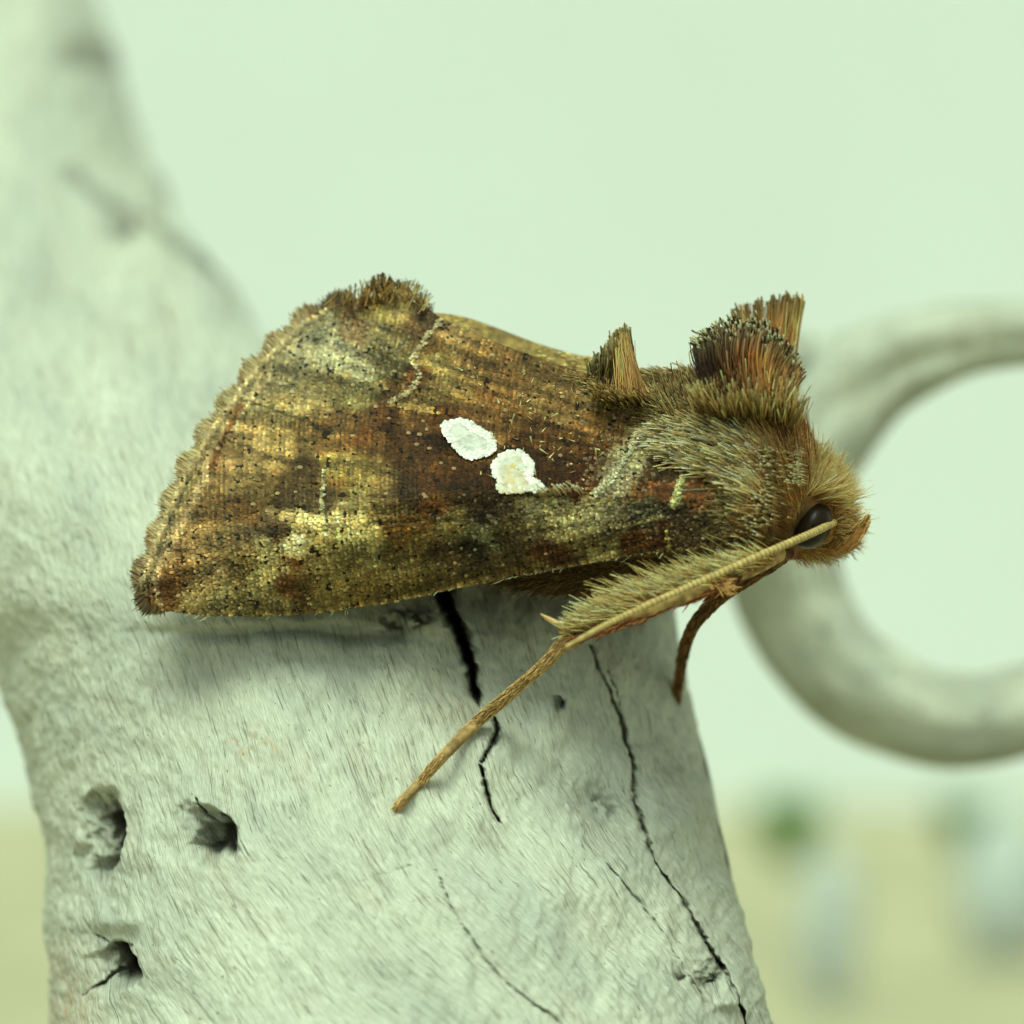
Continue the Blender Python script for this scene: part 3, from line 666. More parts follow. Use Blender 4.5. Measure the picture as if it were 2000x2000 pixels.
# ---- white spots
def spot(poly, tint, label):
    p = np.asarray(poly, float); p = np.vstack([p, p[:1]])
    seg = np.concatenate([[0], np.cumsum(np.hypot(*np.diff(p, axis=0).T))]); m = 120
    t = np.linspace(0, seg[-1], m, endpoint=False)
    ex = np.interp(t, seg, p[:, 0]); ey = np.interp(t, seg, p[:, 1])
    ex = ex + 3.2 * vnoise(t / 6, t * 0, 3); ey = ey + 3.2 * vnoise(t / 6, t * 0, 4)
    cx, cy = ex.mean(), ey.mean(); k = 26
    f = np.linspace(0, 1, k)[:, None]
    X_ = cx + (ex - cx)[None] * f; Y_ = cy + (ey - cy)[None] * f
    h = 0.055 * np.clip((1 - f) / .10, 0, 1) ** .5 + 0.012 * np.exp(-((f - .84) / .10) ** 2)
    h = h * (1 + .55 * fbm(X_ / 9, Y_ / 5, 7, 3) * (f > .02)) * np.where(f > .995, 0, 1)
    d = wdepth(X_, Y_) - .09 - h; d[-1] += .14
    C = np.broadcast_to(np.array([214, 220, 212.]), (k, m, 3)).copy()
    C -= ((8 + 40 * np.clip(fbm(X_ / 14, Y_ / 6, 8, 4) + .2, 0, 1)) * sstep(.9, .7, f + 0 * X_))[..., None]
    for (tx, ty, tr, tc, ta) in tint:
        q = (ta * gauss(X_, Y_, tx, ty, tr) * sstep(-.2, .2, fbm(X_ / 8, Y_ / 8, 12, 2)))[..., None]; C = C * (1 - q) + np.array(tc) * q
    o = mesh('white_spot', W(X_, Y_, d).reshape(-1, 3), quads_to_tris(grid_faces(k, m, True)), M_spot, fw, col=lin(C.reshape(-1, 3)))
    o['label'] = label
    # fine scales tiling the patch
    q = scatter(np.stack([ex, ey], -1), 700); q = q[polydist(q[:, 0], q[:, 1], np.stack([ex, ey], -1))[0] < rng.uniform(4, 13, len(q))]; n = len(q)
    cc = np.array([216, 222, 214.])[None] * np.exp(rng.normal(0, .07, n))[:, None]
    for (tx, ty, tr, tc, ta) in tint:
        s_ = (ta * gauss(q[:, 0], q[:, 1], tx, ty, tr) * (rng.random(n) < .6))[:, None]; cc = cc * (1 - s_) + np.array(tc) * s_
    a = rng.normal(.1, .35, n)
    return scale_mesh(q[:, 0], q[:, 1], wdepth, -np.cos(a), np.sin(a), 11., 7., lin(np.clip(cc, 0, 250)), 1.5, rng.normal(0, .10, n), off=-.14) + (o,)
s1 = spot([(864, 832), (872, 822), (895, 818), (915, 822), (940, 838), (960, 850), (968, 862), (965, 880), (950, 890), (930, 895), (912, 893), (895, 880), (880, 862), (868, 848)], [], 'oval white wing spot')
mesh('spot_scales', s1[0], s1[1], M_spot, s1[3], col=s1[2], kind='stuff')
s2 = spot([(962, 908), (975, 890), (995, 880), (1015, 880), (1030, 890), (1040, 905), (1041, 925), (1037, 932), (1050, 938), (1066, 954), (1060, 961), (1035, 958), (1010, 961), (985, 963), (971, 956), (975, 942), (965, 928)], [(1000, 912, 16, (196, 178, 96), .8), (1005, 950, 26, (200, 170, 95), .6)], 'bell shaped white wing spot with yellow tinge')
mesh('spot_scales', s2[0], s2[1], M_spot, s2[3], col=s2[2], kind='stuff')

# ---- outer margin fringe, trailing corner fringe, stray pale hairs
def along(poly, n, t0=0., t1=1.):
    p = np.asarray(poly, float); seg = np.concatenate([[0], np.cumsum(np.hypot(*np.diff(p, axis=0).T))])
    t = (t0 + (t1 - t0) * np.sort(rng.random(n))) * seg[-1]
    x_ = np.interp(t, seg, p[:, 0]); y_ = np.interp(t, seg, p[:, 1])
    x2 = np.interp(t + 2, seg, p[:, 0]); y2 = np.interp(t + 2, seg, p[:, 1])
    x1 = np.interp(t - 2, seg, p[:, 0]); y1 = np.interp(t - 2, seg, p[:, 1])
    tx, ty = x2 - x1, y2 - y1; l = np.hypot(tx, ty) + 1e-9
    return x_, y_, tx / l, ty / l, t
fparts = []
n = 5400
mp_ = np.vstack([[(322, 1194), (288, 1176)], TOPL[:13]])
fx, fyy, tx, ty, tt = along(mp_, n)
ox, oy = ty, -tx                       # outward normal
fl = sstep(0, 40, tt)
Lf = (8 + 15 * np.abs(np.sin(tt / 74 * np.pi)) ** 1.4 + rng.normal(0, 4, n)) * (.8 + .2 * fl)
back = rng.integers(0, 2, n)
rx = fx - ox * 7 * rng.random(n); ry = fyy - oy * 7 * rng.random(n)
dr0 = wdepth(rx, ry) - .03
ex = rx + ox * Lf + tx * rng.normal(-2, 4, n); ey = ryy = ry + oy * Lf + ty * rng.normal(-2, 4, n)
de = dr0 + .16 * rng.random(n) + .12
sc_ = np.sin(tt / 31 * np.pi)
tipc = np.where((rng.random(n) < .26)[:, None], np.array([112, 96, 64]), np.array([196, 176, 132]))
dkz = (gauss(fx, fyy, 290, 1160, 50) + gauss(fx, fyy, 655, 595, 60))[:, None]
rootc = np.array([192, 172, 128.]) * (1 - .55 * np.clip(dkz, 0, 1)); tipc = tipc * (1 - .4 * np.clip(dkz, 0, 1))
br_ = .92 * np.exp(rng.normal(0, .15, n))[:, None]
fparts.append(strands(W(rx, ry, dr0), W((rx + ex) / 2, (ry + ey) / 2, (dr0 + de) / 2 - .03), W(ex, ey, de), .02, .03, .018, lin(np.clip(rootc * br_, 0, 240)), lin(np.clip((rootc * .6 + tipc * .4) * br_, 0, 240)), lin(np.clip(tipc * br_, 0, 240)), nseg=3))
# brushy corner at the top
def brush(b0, b1, t0, t1, n, dep, cr, cmid, ct, wr, wt_, jb=4., jt=4., bend=0., sfun=None, dj=.3, clump=0.):
    s = np.sort(rng.random(n)) if sfun is None else sfun
    B0 = curve(b0, 60); T0 = curve(t0, 60); u = np.linspace(0, 1, 60)
    bx_ = np.interp(s, u, B0[:, 0]) + rng.normal(0, jb, n); by_ = np.interp(s, u, B0[:, 1]) + rng.normal(0, jb, n)
    tx_ = np.interp(s, u, T0[:, 0]) + rng.normal(0, jt, n); ty_ = np.interp(s, u, T0[:, 1]) + rng.normal(0, jt, n)
    cl_ = vnoise(s * 17 + dep[1] * 3.1, s * 0 + dep[0], 5); tx_ = tx_ + clump * .7 * vnoise(s * 13 + dep[1] * 5, s * 0, 9); ty_ = ty_ - clump * cl_ + clump * .5 * rng.random(n) ** 2
    d0 = dep[0] + rng.normal(0, dj, n); d1 = dep[1] + rng.normal(0, dj, n)
    mx = (bx_ + tx_) / 2 + bend * (ty_ - by_) * np.ones(n); my = (by_ + ty_) / 2 - bend * (tx_ - bx_)
    b = np.exp(rng.normal(0, .18, n))[:, None]
    g_ = lambda c: lin(np.clip((np.asarray(c(s)) if callable(c) else np.broadcast_to(np.asarray(c, float), (n, 3))) * b, 4, 245))
    return strands(W(bx_, by_, d0), W(mx, my, (d0 + d1) / 2), W(tx_, ty_, d1), wr, (wr + wt_) / 2, wt_, g_(cr), g_(cmid), g_(ct), nseg=5)
dcor = float(wdepth(760., 590.))
fparts.append(brush([(640, 600), (720, 584), (800, 588), (850, 618)], None, [(655, 578), (700, 562), (748, 548), (800, 562), (842, 600)], None, 170, (dcor - .1, dcor + .1), (120, 98, 56), (130, 110, 62), (92, 80, 46), .03, .035, 5, 6))
fparts.append(brush([(745, 590), (790, 592), (830, 612)], None, [(775, 552), (800, 550), (824, 556), (842, 590)], None, 60, (dcor, dcor + .3), (120, 100, 55), (170, 150, 95), (90, 80, 48), .035, .03, 4, 4))
fparts.append(brush([(700, 592), (745, 582), (760, 585)], None, [(716, 558), (744, 536), (778, 556)], None, 70, (dcor, dcor + .2), (110, 92, 50), (130, 105, 60), (100, 82, 48), .04, .05, 5, 3))
# stray pale hairs on wing and along the costa
n = 80; q = scatter([(860, 700), (1180, 760), (1200, 900), (1130, 960), (900, 950), (1000, 800)], n)
a = rng.random(n) * 6.28; l = 6 + 14 * rng.random(n) ** 2; dq = wdepth(q[:, 0], q[:, 1])
fparts.append(strands(W(q[:, 0], q[:, 1], dq - .05), W(q[:, 0] + np.cos(a) * l * .5, q[:, 1] + np.sin(a) * l * .5, dq - .17), W(q[:, 0] + np.cos(a) * l, q[:, 1] + np.sin(a) * l, dq - .15), .02, .04, .05, lin((170, 140, 90)), lin((210, 190, 140)), nseg=3))
n = 110; x_ = rng.uniform(330, 1350, n); y_ = wbot(x_) - 3; dq = wdepth(x_, y_); l = 8 + 18 * rng.random(n) ** 3
fparts.append(strands(W(x_, y_, dq), W(x_ - l * .3, y_ + l * .4 * rng.random(n), dq - .1), W(x_ - l * rng.uniform(.1, 1, n), y_ + l * rng.uniform(-.1, .7, n), dq - .05), .022, .022, .012, lin((150, 135, 90)), lin((215, 205, 165)), nseg=3))
x_ = rng.uniform(1050, 1140, 26); y_ = np.full(26, 966.) + rng.normal(0, 3, 26); dq = wdepth(x_, y_); l = 14 + 14 * rng.random(26)
fparts.append(strands(W(x_, y_, dq - .05), W(x_ - l * .2, y_ - l * .6, dq - .2), W(x_ - l * .7, y_ - l * .8, dq - .22), .03, .035, .06, lin((150, 125, 80)), lin((200, 180, 140)), lin((215, 195, 165)), nseg=3))
V, F, C = join(fparts); mesh('fringe', V, F, M_fur, fw, col=C, kind='stuff')

# ---- far forewing (only its ridge shows above the near one)
u = np.linspace(0, 1, 120); rid = curve([(862, 616), (905, 622), (960, 640), (1050, 674), (1130, 697), (1190, 706), (1300, 745), (1420, 800)], 120)
vq = np.linspace(0, 1, 40)
def farw(ux, rx_, ry_, v):
    k = sstep(0, .14, v); w_ = np.clip((v - .14) / .86, 0, 1)
    x = rx_ - w_ * 200 * (1 - ux); y = (wtop(rx_) + 14) * (1 - k) + ry_ * k + w_ ** 1.3 * 330 - 6 * np.sin(np.clip(w_ * 4, 0, 1) * np.pi)
    return x, y, 2.75 + .5 * k + .5 * np.clip(v / .14, 0, 1) + w_ * 6.0
FX, FY, FD = farw(u[None, :], rid[None, :, 0], rid[None, :, 1], vq[:, None])
FD = FD + .06 * fbm(FX / 60, FY / 60, 5, 2)
cf = np.array([128, 112, 66.]) * (1 + .5 * fbm(FX / 12, FY / 8, 33, 3))[..., None]; cf = cf.reshape(-1, 3)
fw2 = mesh('forewing', W(FX, FY, FD).reshape(-1, 3), grid_faces(40, 120), M_skin, moth, col=lin(np.clip(cf, 5, 240)))
so = fw2.modifiers.new('thick', 'SOLIDIFY'); so.thickness = 0.00012; so.offset = 0
n = 5200; uu = rng.random(n); v2 = rng.random(n) ** 2.2 * .6
ii = np.clip((uu * 119).astype(int), 0, 118)
x_, y_, d_ = farw(uu, rid[ii, 0], rid[ii, 1], v2); d_ = d_ - .05
l = 10 + 3 * rng.random(n); cc = np.array([136, 120, 72.])[None] * np.exp(rng.normal(0, .28, n))[:, None]
V, F, C = strands(W(x_, y_, d_), W(x_ - l * .5, y_ - l * .2, d_ - .05), W(x_ - l, y_ - l * .32, d_ - .04), .05, .085, .05, lin(np.clip(cc * .7, 5, 240)), lin(np.clip(cc, 5, 240)), nseg=2, flat=.3)
mesh('wing_scales', V, F, M_scale, fw2, col=C, kind='stuff')

# ---- body: one continuous surface, head to tail
BX = np.array([640, 760, 900, 1050, 1150, 1250, 1330, 1400, 1470, 1520, 1560, 1595, 1625, 1648, 1664, 1672.])
BT = np.array([985, 955, 900, 810, 765, 745, 738, 740, 748, 768, 815, 885, 935, 968, 1000, 1022.])
BB_ = np.array([1010, 1060, 1118, 1158, 1168, 1160, 1128, 1110, 1104, 1098, 1092, 1088, 1082, 1070, 1050, 1030.])
BH = np.array([.3, 1.0, 1.5, 1.9, 2.1, 2.6, 3.3, 3.9, 4.2, 4.1, 3.7, 3.0, 2.6, 2.0, 1.2, .2])
BC = 2.3
def bint(x, a): return sm2(x, a)
def sm2(x, a):
    r = 0
    for dx, w_ in ((-16, .25), (0, .5), (16, .25)): r = r + w_ * np.interp(np.asarray(x) + dx, BX, a)
    return r
def bdepth(x, y):
    t, b, h = sm2(x, BT), sm2(x, BB_), sm2(x, BH)
    q = np.clip((y - (t + b) / 2) / ((b - t) / 2), -1, 1)
    return BC - h * np.sqrt(1 - q * q + 1e-6)
bxs = np.concatenate([np.linspace(640, 1500, 90), np.linspace(1505, 1672, 50)]); an = np.linspace(0, 2 * np.pi, 72, endpoint=False)
t_, b_, h_ = sm2(bxs, BT), sm2(bxs, BB_), sm2(bxs, BH)
t_[-1] = b_[-1] = 1026; h_[-1] = .02; t_[0] = b_[0] = 998; h_[0] = .02
BY = (t_ + b_)[:, None] / 2 - ((b_ - t_) / 2)[:, None] * np.cos(an)[None]; BD = BC - h_[:, None] * np.sin(an)[None]
bX = np.broadcast_to(bxs[:, None], BY.shape)
cb_ = np.array([104, 84, 50.])[None, None] * (1 + .4 * fbm(bX / 20, BY / 20, 44, 3))[..., None]
hd = sstep(1560, 1620, bX)[..., None]; cb_ = cb_ * (1 - hd) + np.array([150, 112, 66]) * hd
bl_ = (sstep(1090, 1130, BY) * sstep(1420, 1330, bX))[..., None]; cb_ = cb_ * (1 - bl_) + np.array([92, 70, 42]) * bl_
rd = (gauss(bX, BY, 1535, 1088, 40, 16) * .7)[..., None]; cb_ = cb_ * (1 - rd) + np.array([168, 78, 44]) * rd
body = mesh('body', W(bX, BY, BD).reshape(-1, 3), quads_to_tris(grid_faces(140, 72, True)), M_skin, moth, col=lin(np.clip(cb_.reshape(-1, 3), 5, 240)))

# ---- fur
def surf(x, y):
    db = bdepth(x, y); inside = (y > sm2(x, BT)) & (y < sm2(x, BB_))
    dw_ = wdepth(x, y); ok = (y > wtop(x)) & (y < wbot(x)) & (x < 1510)
    return np.minimum(np.where(inside, db, 9), np.where(ok, dw_, 9)).clip(-3.2, BC)
def fur(poly, n, ang, length, lift, cr, cm, ct, w0, w1, w2, curl=0.0, avar=.18, nseg=3, var=.2, dark=.0):
    """ang(x,y): direction in the picture plane, degrees, 0 = right, 90 = up"""
    n = int(n * 1.4); w0, w1, w2 = w0 * .66, w1 * .62, w2 * .60
    q = scatter(poly, n); x, y = q[:, 0], q[:, 1]
    a = np.radians(ang(x, y) if callable(ang) else np.full(n, float(ang))) + rng.normal(0, avar, n)
    L = (length(x, y) if callable(length) else length) * np.exp(rng.normal(0, .22, n))
    d0 = surf(x, y) + .12; lf = lift * L / PXMM * np.exp(rng.normal(0, .3, n))
    vx, vy = np.cos(a), -np.sin(a)
    a2 = a + curl
    mx, my = x + vx * L * .5, y + vy * L * .5; ex, ey = mx + np.cos(a2) * L * .5, my - np.sin(a2) * L * .5
    dm = np.minimum(d0 - lf * .8, surf(mx, my) - lf * .45); de = np.minimum(d0 - lf, surf(ex, ey) - lf * .3)
    m = W(mx, my, dm); e = W(ex, ey, de)
    b = np.exp(rng.normal(0, var, n))[:, None]
    if dark: b = b * np.where(rng.random(n) < dark, .45, 1.0)[:, None]
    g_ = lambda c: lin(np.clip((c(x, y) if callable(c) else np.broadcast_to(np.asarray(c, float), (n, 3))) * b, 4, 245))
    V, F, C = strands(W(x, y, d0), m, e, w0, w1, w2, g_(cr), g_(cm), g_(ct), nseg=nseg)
    k = int(n * .25); kv = k * (nseg + 1) * 3; V2 = V[:kv].copy(); V2[:, 1] = 2 * BC - V2[:, 1]     # thinner coat on the far flank
    furs.append((V2, F[:k * nseg * 3], C[:kv]))
    return V, F, C
furs = []
OL, TAN = (122, 110, 66), (150, 124, 74)
mixn = lambda c1, c2, sc=18, sd=3: (lambda x, y: np.asarray(c1)[None] + (np.asarray(c2) - np.asarray(c1))[None] * sstep(-.3, .3, fbm(x / sc, y / sc, sd, 2))[:, None])
# under-layer over the whole thorax
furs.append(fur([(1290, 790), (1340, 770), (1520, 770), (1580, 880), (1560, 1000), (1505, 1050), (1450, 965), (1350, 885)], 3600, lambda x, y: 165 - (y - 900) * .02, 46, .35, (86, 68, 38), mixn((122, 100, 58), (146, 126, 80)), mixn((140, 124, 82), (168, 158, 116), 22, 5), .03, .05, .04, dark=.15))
# shoulder flap: long pale scales sweeping back
ta = lambda x, y: 158 + (1420 - x) * .10 - (y - 920) * .04
furs.append(fur([(1296, 858), (1330, 832), (1400, 838), (1480, 862), (1540, 905), (1545, 960), (1505, 990), (1435, 945), (1350, 905)], 3600, ta, 52, .30, mixn((134, 98, 58), (148, 124, 76)), mixn((170, 142, 90), (190, 170, 116), 26, 8), mixn((184, 172, 128), (206, 196, 152), 20, 9), .028, .05, .055, curl=.12, dark=.10))
# lower shoulder, darker olive
furs.append(fur([(1425, 950), (1500, 960), (1540, 985), (1515, 1045), (1460, 1056), (1420, 1010)], 1500, 172, 28, .4, (70, 58, 34), mixn((98, 86, 54), (140, 122, 76)), mixn((130, 120, 84), (166, 156, 112)), .03, .05, .05, dark=.2))
# pale beads across the shoulder
for pl_ in ([(1488, 872), (1492, 920), (1484, 965), (1480, 1005), (1462, 1040)], [(1575, 855), (1562, 895), (1556, 925), (1545, 945)]):
    x_, y_, _, _, _ = along(pl_, 170); keep_ = rng.random(170) < .75; x_ = x_ + rng.normal(0, 12, 170) + np.where(keep_, 0, 25); x_ = np.minimum(x_, 1566 - rng.random(170) * 12); y_ = y_ + rng.normal(0, 6, 170)
    d0 = surf(x_, y_) - .15; l = 12 + 6 * rng.random(170)
    b = np.exp(rng.normal(0, .15, 170))[:, None]
    furs.append(strands(W(x_ + l, y_ + l * .3, d0 + .1), W(x_ + l * .4, y_ + l * .1, d0 - .2), W(x_, y_, d0 - .3), .025, .05, .055, lin(np.clip(np.array([120, 96, 58.]) * b, 0, 240)), lin(np.clip(np.array([150, 132, 90.]) * b, 0, 240)), lin(np.clip(np.array([190, 184, 142.]) * b, 0, 240)), nseg=3))
# collar: chestnut hair
furs.append(fur([(1520, 770), (1552, 785), (1600, 890), (1606, 935), (1560, 1010), (1520, 1020), (1545, 940), (1558, 880), (1530, 830)], 3000, lambda x, y: 118 - (y - 900) * .05, 56, .35, (92, 58, 28), mixn((140, 96, 50), (166, 122, 70)), mixn((160, 120, 72), (186, 150, 100)), .025, .035, .02, dark=.08))
furs.append(fur([(1500, 760), (1535, 770), (1560, 840), (1540, 880), (1510, 840)], 900, 110, 40, .4, (80, 58, 32), (120, 92, 52), (136, 112, 70), .03, .045, .04, dark=.25))
furs.append(fur([(1480, 850), (1560, 840), (1604, 900), (1600, 955), (1565, 985), (1540, 1030), (1490, 1070), (1465, 1050), (1490, 960)], 4200, lambda x, y: 128 + (1560 - x) * .25, 44, .30, (96, 64, 34), mixn((136, 100, 56), (160, 126, 76)), mixn((156, 122, 76), (182, 154, 106)), .028, .04, .025, avar=.25, dark=.08))
furs.append(fur([(1230, 800), (1290, 790), (1330, 830), (1300, 850), (1260, 830)], 500, 172, 22, .25, (80, 60, 34), (122, 104, 64), (156, 146, 104), .03, .05, .05, dark=.15))
furs.append(fur([(1535, 955), (1580, 962), (1574, 990), (1556, 1040), (1520, 1050)], 1300, lambda x, y: 120 + (1560 - x) * .3, 34, .30, (96, 66, 36), (146, 108, 62), (170, 134, 84), .024, .032, .018, avar=.3))
# crown, face
furs.append(fur([(1585, 890), (1622, 935), (1650, 975), (1640, 1000), (1600, 985), (1570, 975), (1590, 930)], 1700, lambda x, y: 62 - (y - 940) * .25, 44, .35, (120, 84, 44), (182, 144, 88), (206, 176, 120), .022, .028, .014, avar=.4))
furs.append(fur([(1625, 985), (1655, 990), (1672, 1030), (1660, 1070), (1600, 1090), (1545, 1092), (1560, 1072), (1618, 1060)], 1500, lambda x, y: 20 - (y - 1030) * .6, 26, .35, (110, 76, 42), (172, 134, 82), (192, 158, 104), .022, .028, .014, avar=.5))
furs.append(fur([(1500, 1020), (1560, 990), (1566, 1010), (1550, 1075), (1500, 1090)], 800, 150, 34, .35, (70, 48, 26), (118, 84, 46), (150, 118, 72), .025, .03, .015, avar=.35))
# grass-like upright scales under the crest
furs.append(fur([(1310, 785), (1390, 768), (1530, 772), (1520, 838), (1440, 855), (1330, 845), (1290, 815)], 3600, lambda x, y: 104 - (x - 1400) * .12, 46, .28, (82, 68, 40), mixn((130, 112, 66), (156, 138, 88)), mixn((158, 146, 104), (146, 124, 92), 24, 6), .03, .045, .05, dark=.16))
furs.append(fur([(1262, 762), (1340, 758), (1390, 752), (1330, 805), (1270, 800)], 1300, lambda x, y: 145 - (x - 1320) * .2, 26, .35, (86, 72, 44), (128, 110, 70), (158, 142, 98), .03, .045, .04, dark=.25))
furs.append(fur([(1240, 770), (1330, 790), (1320, 830), (1270, 820), (1210, 790)], 800, 165, 24, .3, (84, 68, 40), (132, 112, 70), (162, 148, 104), .03, .05, .05, dark=.2))
# dorsum between the tufts
furs.append(fur([(1110, 735), (1190, 735), (1280, 745), (1330, 735), (1300, 775), (1180, 770)], 1500, 170, 26, .4, (92, 76, 46), (134, 114, 72), (160, 144, 98), .03, .045, .03, dark=.15))
n = 700; s = rng.random(n); x_ = 1185 + s * 240; y_ = np.interp(x_, [1185, 1260, 1340, 1425], [728, 724, 722, 716]) + 14 + rng.normal(0, 5, n); dd = rng.uniform(.8, 4, n); l = 17 * np.exp(rng.normal(0, .2, n))
b = np.exp(rng.normal(0, .2, n))[:, None]
furs.append(strands(W(x_, y_, dd), W(x_ - l * .5, y_ - l * .35, dd), W(x_ - l, y_ - l * .5, dd), .03, .045, .03, lin(np.array([80, 66, 40.]) * b * .9), lin(np.clip(np.array([140, 122, 78.]) * b, 0, 240)), nseg=3))
# belly and breast under the wing
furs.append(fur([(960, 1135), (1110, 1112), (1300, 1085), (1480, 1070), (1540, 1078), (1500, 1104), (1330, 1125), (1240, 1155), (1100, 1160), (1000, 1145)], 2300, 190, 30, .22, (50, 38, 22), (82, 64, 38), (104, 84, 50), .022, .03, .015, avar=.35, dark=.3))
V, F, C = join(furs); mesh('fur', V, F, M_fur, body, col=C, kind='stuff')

def skirt(path, n, ang, L, dep, c0_, c1_, c2_):
    x, y, _, _, _ = along(path, n); x = x + rng.normal(0, 7, n); y = y + rng.normal(0, 7, n)
    a = np.radians(ang(x) if callable(ang) else ang) + rng.normal(0, .2, n); l = L * np.exp(rng.normal(0, .25, n)); d = dep + rng.normal(0, .25, n)
    b = np.exp(rng.normal(0, .2, n))[:, None]; g_ = lambda c: lin(np.clip(np.array(c, float) * b, 4, 245))
    return strands(W(x, y, d + .5), W(x + np.cos(a) * l * .5, y - np.sin(a) * l * .5, d - .1), W(x + np.cos(a) * l, y - np.sin(a) * l, d - .15), .025, .04, .04, g_(c0_), g_(c1_), g_(c2_), nseg=4)
sk = [skirt([(1372, 800), (1420, 806), (1480, 806), (1530, 812), (1550, 830)], 1100, lambda x: 108 - (x - 1400) * .2, 42, -2.0, (104, 86, 50), (158, 136, 84), (178, 164, 116)),
      skirt([(1385, 790), (1440, 790), (1540, 800)], 420, lambda x: 104 - (x - 1400) * .2, 46, -1.9, (100, 80, 48), (148, 118, 72), (164, 140, 100)),
      skirt([(1165, 770), (1210, 782), (1262, 786)], 420, 130, 18, -.5, (96, 80, 48), (140, 120, 74), (166, 148, 102))]
V, F, C = join(sk); mesh('fur', V, F, M_fur, body, col=C, kind='stuff')
# crests
def cl(stops):
    s0 = np.array([q[0] for q in stops]); cc = np.array([q[1] for q in stops], float)
    return lambda s: np.stack([np.interp(s, s0, cc[:, i]) for i in range(3)], -1)
cp = []
for k, (dz, nb) in enumerate(((1.2, 420), (.2, 420), (-.8, 420), (-1.7, 460))):
    o_ = (dz + 1.7) * 3.0
    cp.append(brush([(1392 - o_, 772), (1440, 765), (1490, 768), (1535, 790)], None, [(1368, 674 - o_ * .3), (1394, 656 - o_ * .7), (1432, 648 - o_), (1480, 652 - o_ * 1.1), (1526, 684 - o_), (1556, 724 - o_ * .7)], None, nb, (-1.2 + dz * .5, dz), cl([(0, (44, 34, 20)), (.45, (96, 62, 30)), (.7, (150, 104, 54)), (1, (176, 140, 84))]), cl([(0, (40, 30, 20)), (.35, (70, 48, 28)), (.6, (150, 100, 52)), (.85, (176, 142, 88)), (1, (150, 112, 64))]), cl([(0, (84, 74, 54)), (.5, (120, 104, 78)), (1, (104, 88, 58))]), .03, .045, 7, 6, .16, clump=30))
    s = np.sort(rng.random(150)); T0 = curve([(1368, 674 - o_ * .3), (1394, 656 - o_ * .7), (1432, 648 - o_), (1480, 652 - o_ * 1.1), (1526, 684 - o_), (1556, 724 - o_ * .7)], 60); uu_ = np.linspace(0, 1, 60)
    x_ = np.interp(s, uu_, T0[:, 0]) + rng.normal(0, 6, 150); y_ = np.interp(s, uu_, T0[:, 1]) + 8 + rng.normal(0, 8, 150) - 30 * vnoise(s * 17 + dz * 3.1, s * 0 - 1.2 + dz * .5, 5); l = 12 + 5 * rng.random(150)
    cc = np.where((rng.random(150) < .5)[:, None], np.array([196, 190, 158.]), np.array([64, 52, 34.]))
    a = np.radians(150 - s * 90)
    cp.append(strands(W(x_, y_, dz - .15), W(x_ + np.cos(a) * l * .5, y_ - np.sin(a) * l * .5, dz - .3), W(x_ + np.cos(a) * l, y_ - np.sin(a) * l, dz - .3), .03, .065, .06, lin((90, 74, 46)), lin(cc), nseg=3))
V, F, C = join(cp); o = mesh('crest', V, F, M_fur, moth, col=C, kind='stuff'); o['label'] = 'tall fan of chestnut thorax hair with beaded pale tips'
# far crest, in separate spiky locks
cp = []
for b0, b1, t0, t1, nb in (((1455, 720), (1490, 715), (1424, 612), (1452, 604), 70), ((1470, 718), (1490, 715), (1456, 600), (1462, 598), 26), ((1480, 715), (1500, 715), (1472, 592), (1492, 588), 60), ((1500, 715), (1520, 712), (1504, 588), (1516, 584), 60), ((1515, 712), (1535, 710), (1520, 585), (1545, 580), 110), ((1525, 712), (1548, 712), (1545, 582), (1568, 586), 130)):
    cp.append(brush([b0, b1], None, [t0, t1], None, nb, (2.4, 3.0), (120, 86, 46), (182, 140, 84), (104, 88, 56), .04, .05, 5, 3, .03, dj=.35, clump=22))
cp.append(brush([(1548, 705), (1552, 705)], None, [(1567, 575), (1569, 577)], None, 10, (2.4, 2.6), (150, 110, 60), (190, 150, 90), (170, 130, 80), .03, .03, 1, 1))
V, F, C = join(cp); o = mesh('crest', V, F, M_fur, moth, col=C, kind='stuff'); o['label'] = 'tan far thorax crest split into stiff locks'
# small tuft on the back
cp = [brush([(1172, 748), (1200, 755), (1236, 765)], None, [(1182, 706), (1196, 672), (1210, 652), (1220, 648)], None, 800, (.9, .8), (90, 78, 48), (124, 110, 72), (168, 158, 118), .028, .042, 7, 6, -.05, dj=.45),
      brush([(1210, 765), (1236, 768), (1258, 764)], None, [(1206, 684), (1216, 656), (1224, 662), (1236, 706)], None, 480, (-.3, .1), (160, 124, 74), (184, 148, 94), (170, 144, 94), .024, .028, 5, 4, 0, dj=.15),
      brush([(1160, 752), (1190, 765)], None, [(1158, 712), (1180, 690)], None, 140, (.9, .6), (60, 56, 36), (92, 88, 58), (140, 138, 104), .035, .055, 8, 7, 0, dj=.3)]
V, F, C = join(cp); o = mesh('back_tuft', V, F, M_fur, moth, col=C, kind='stuff'); o['label'] = 'small blunt tuft of orange and grey hair'

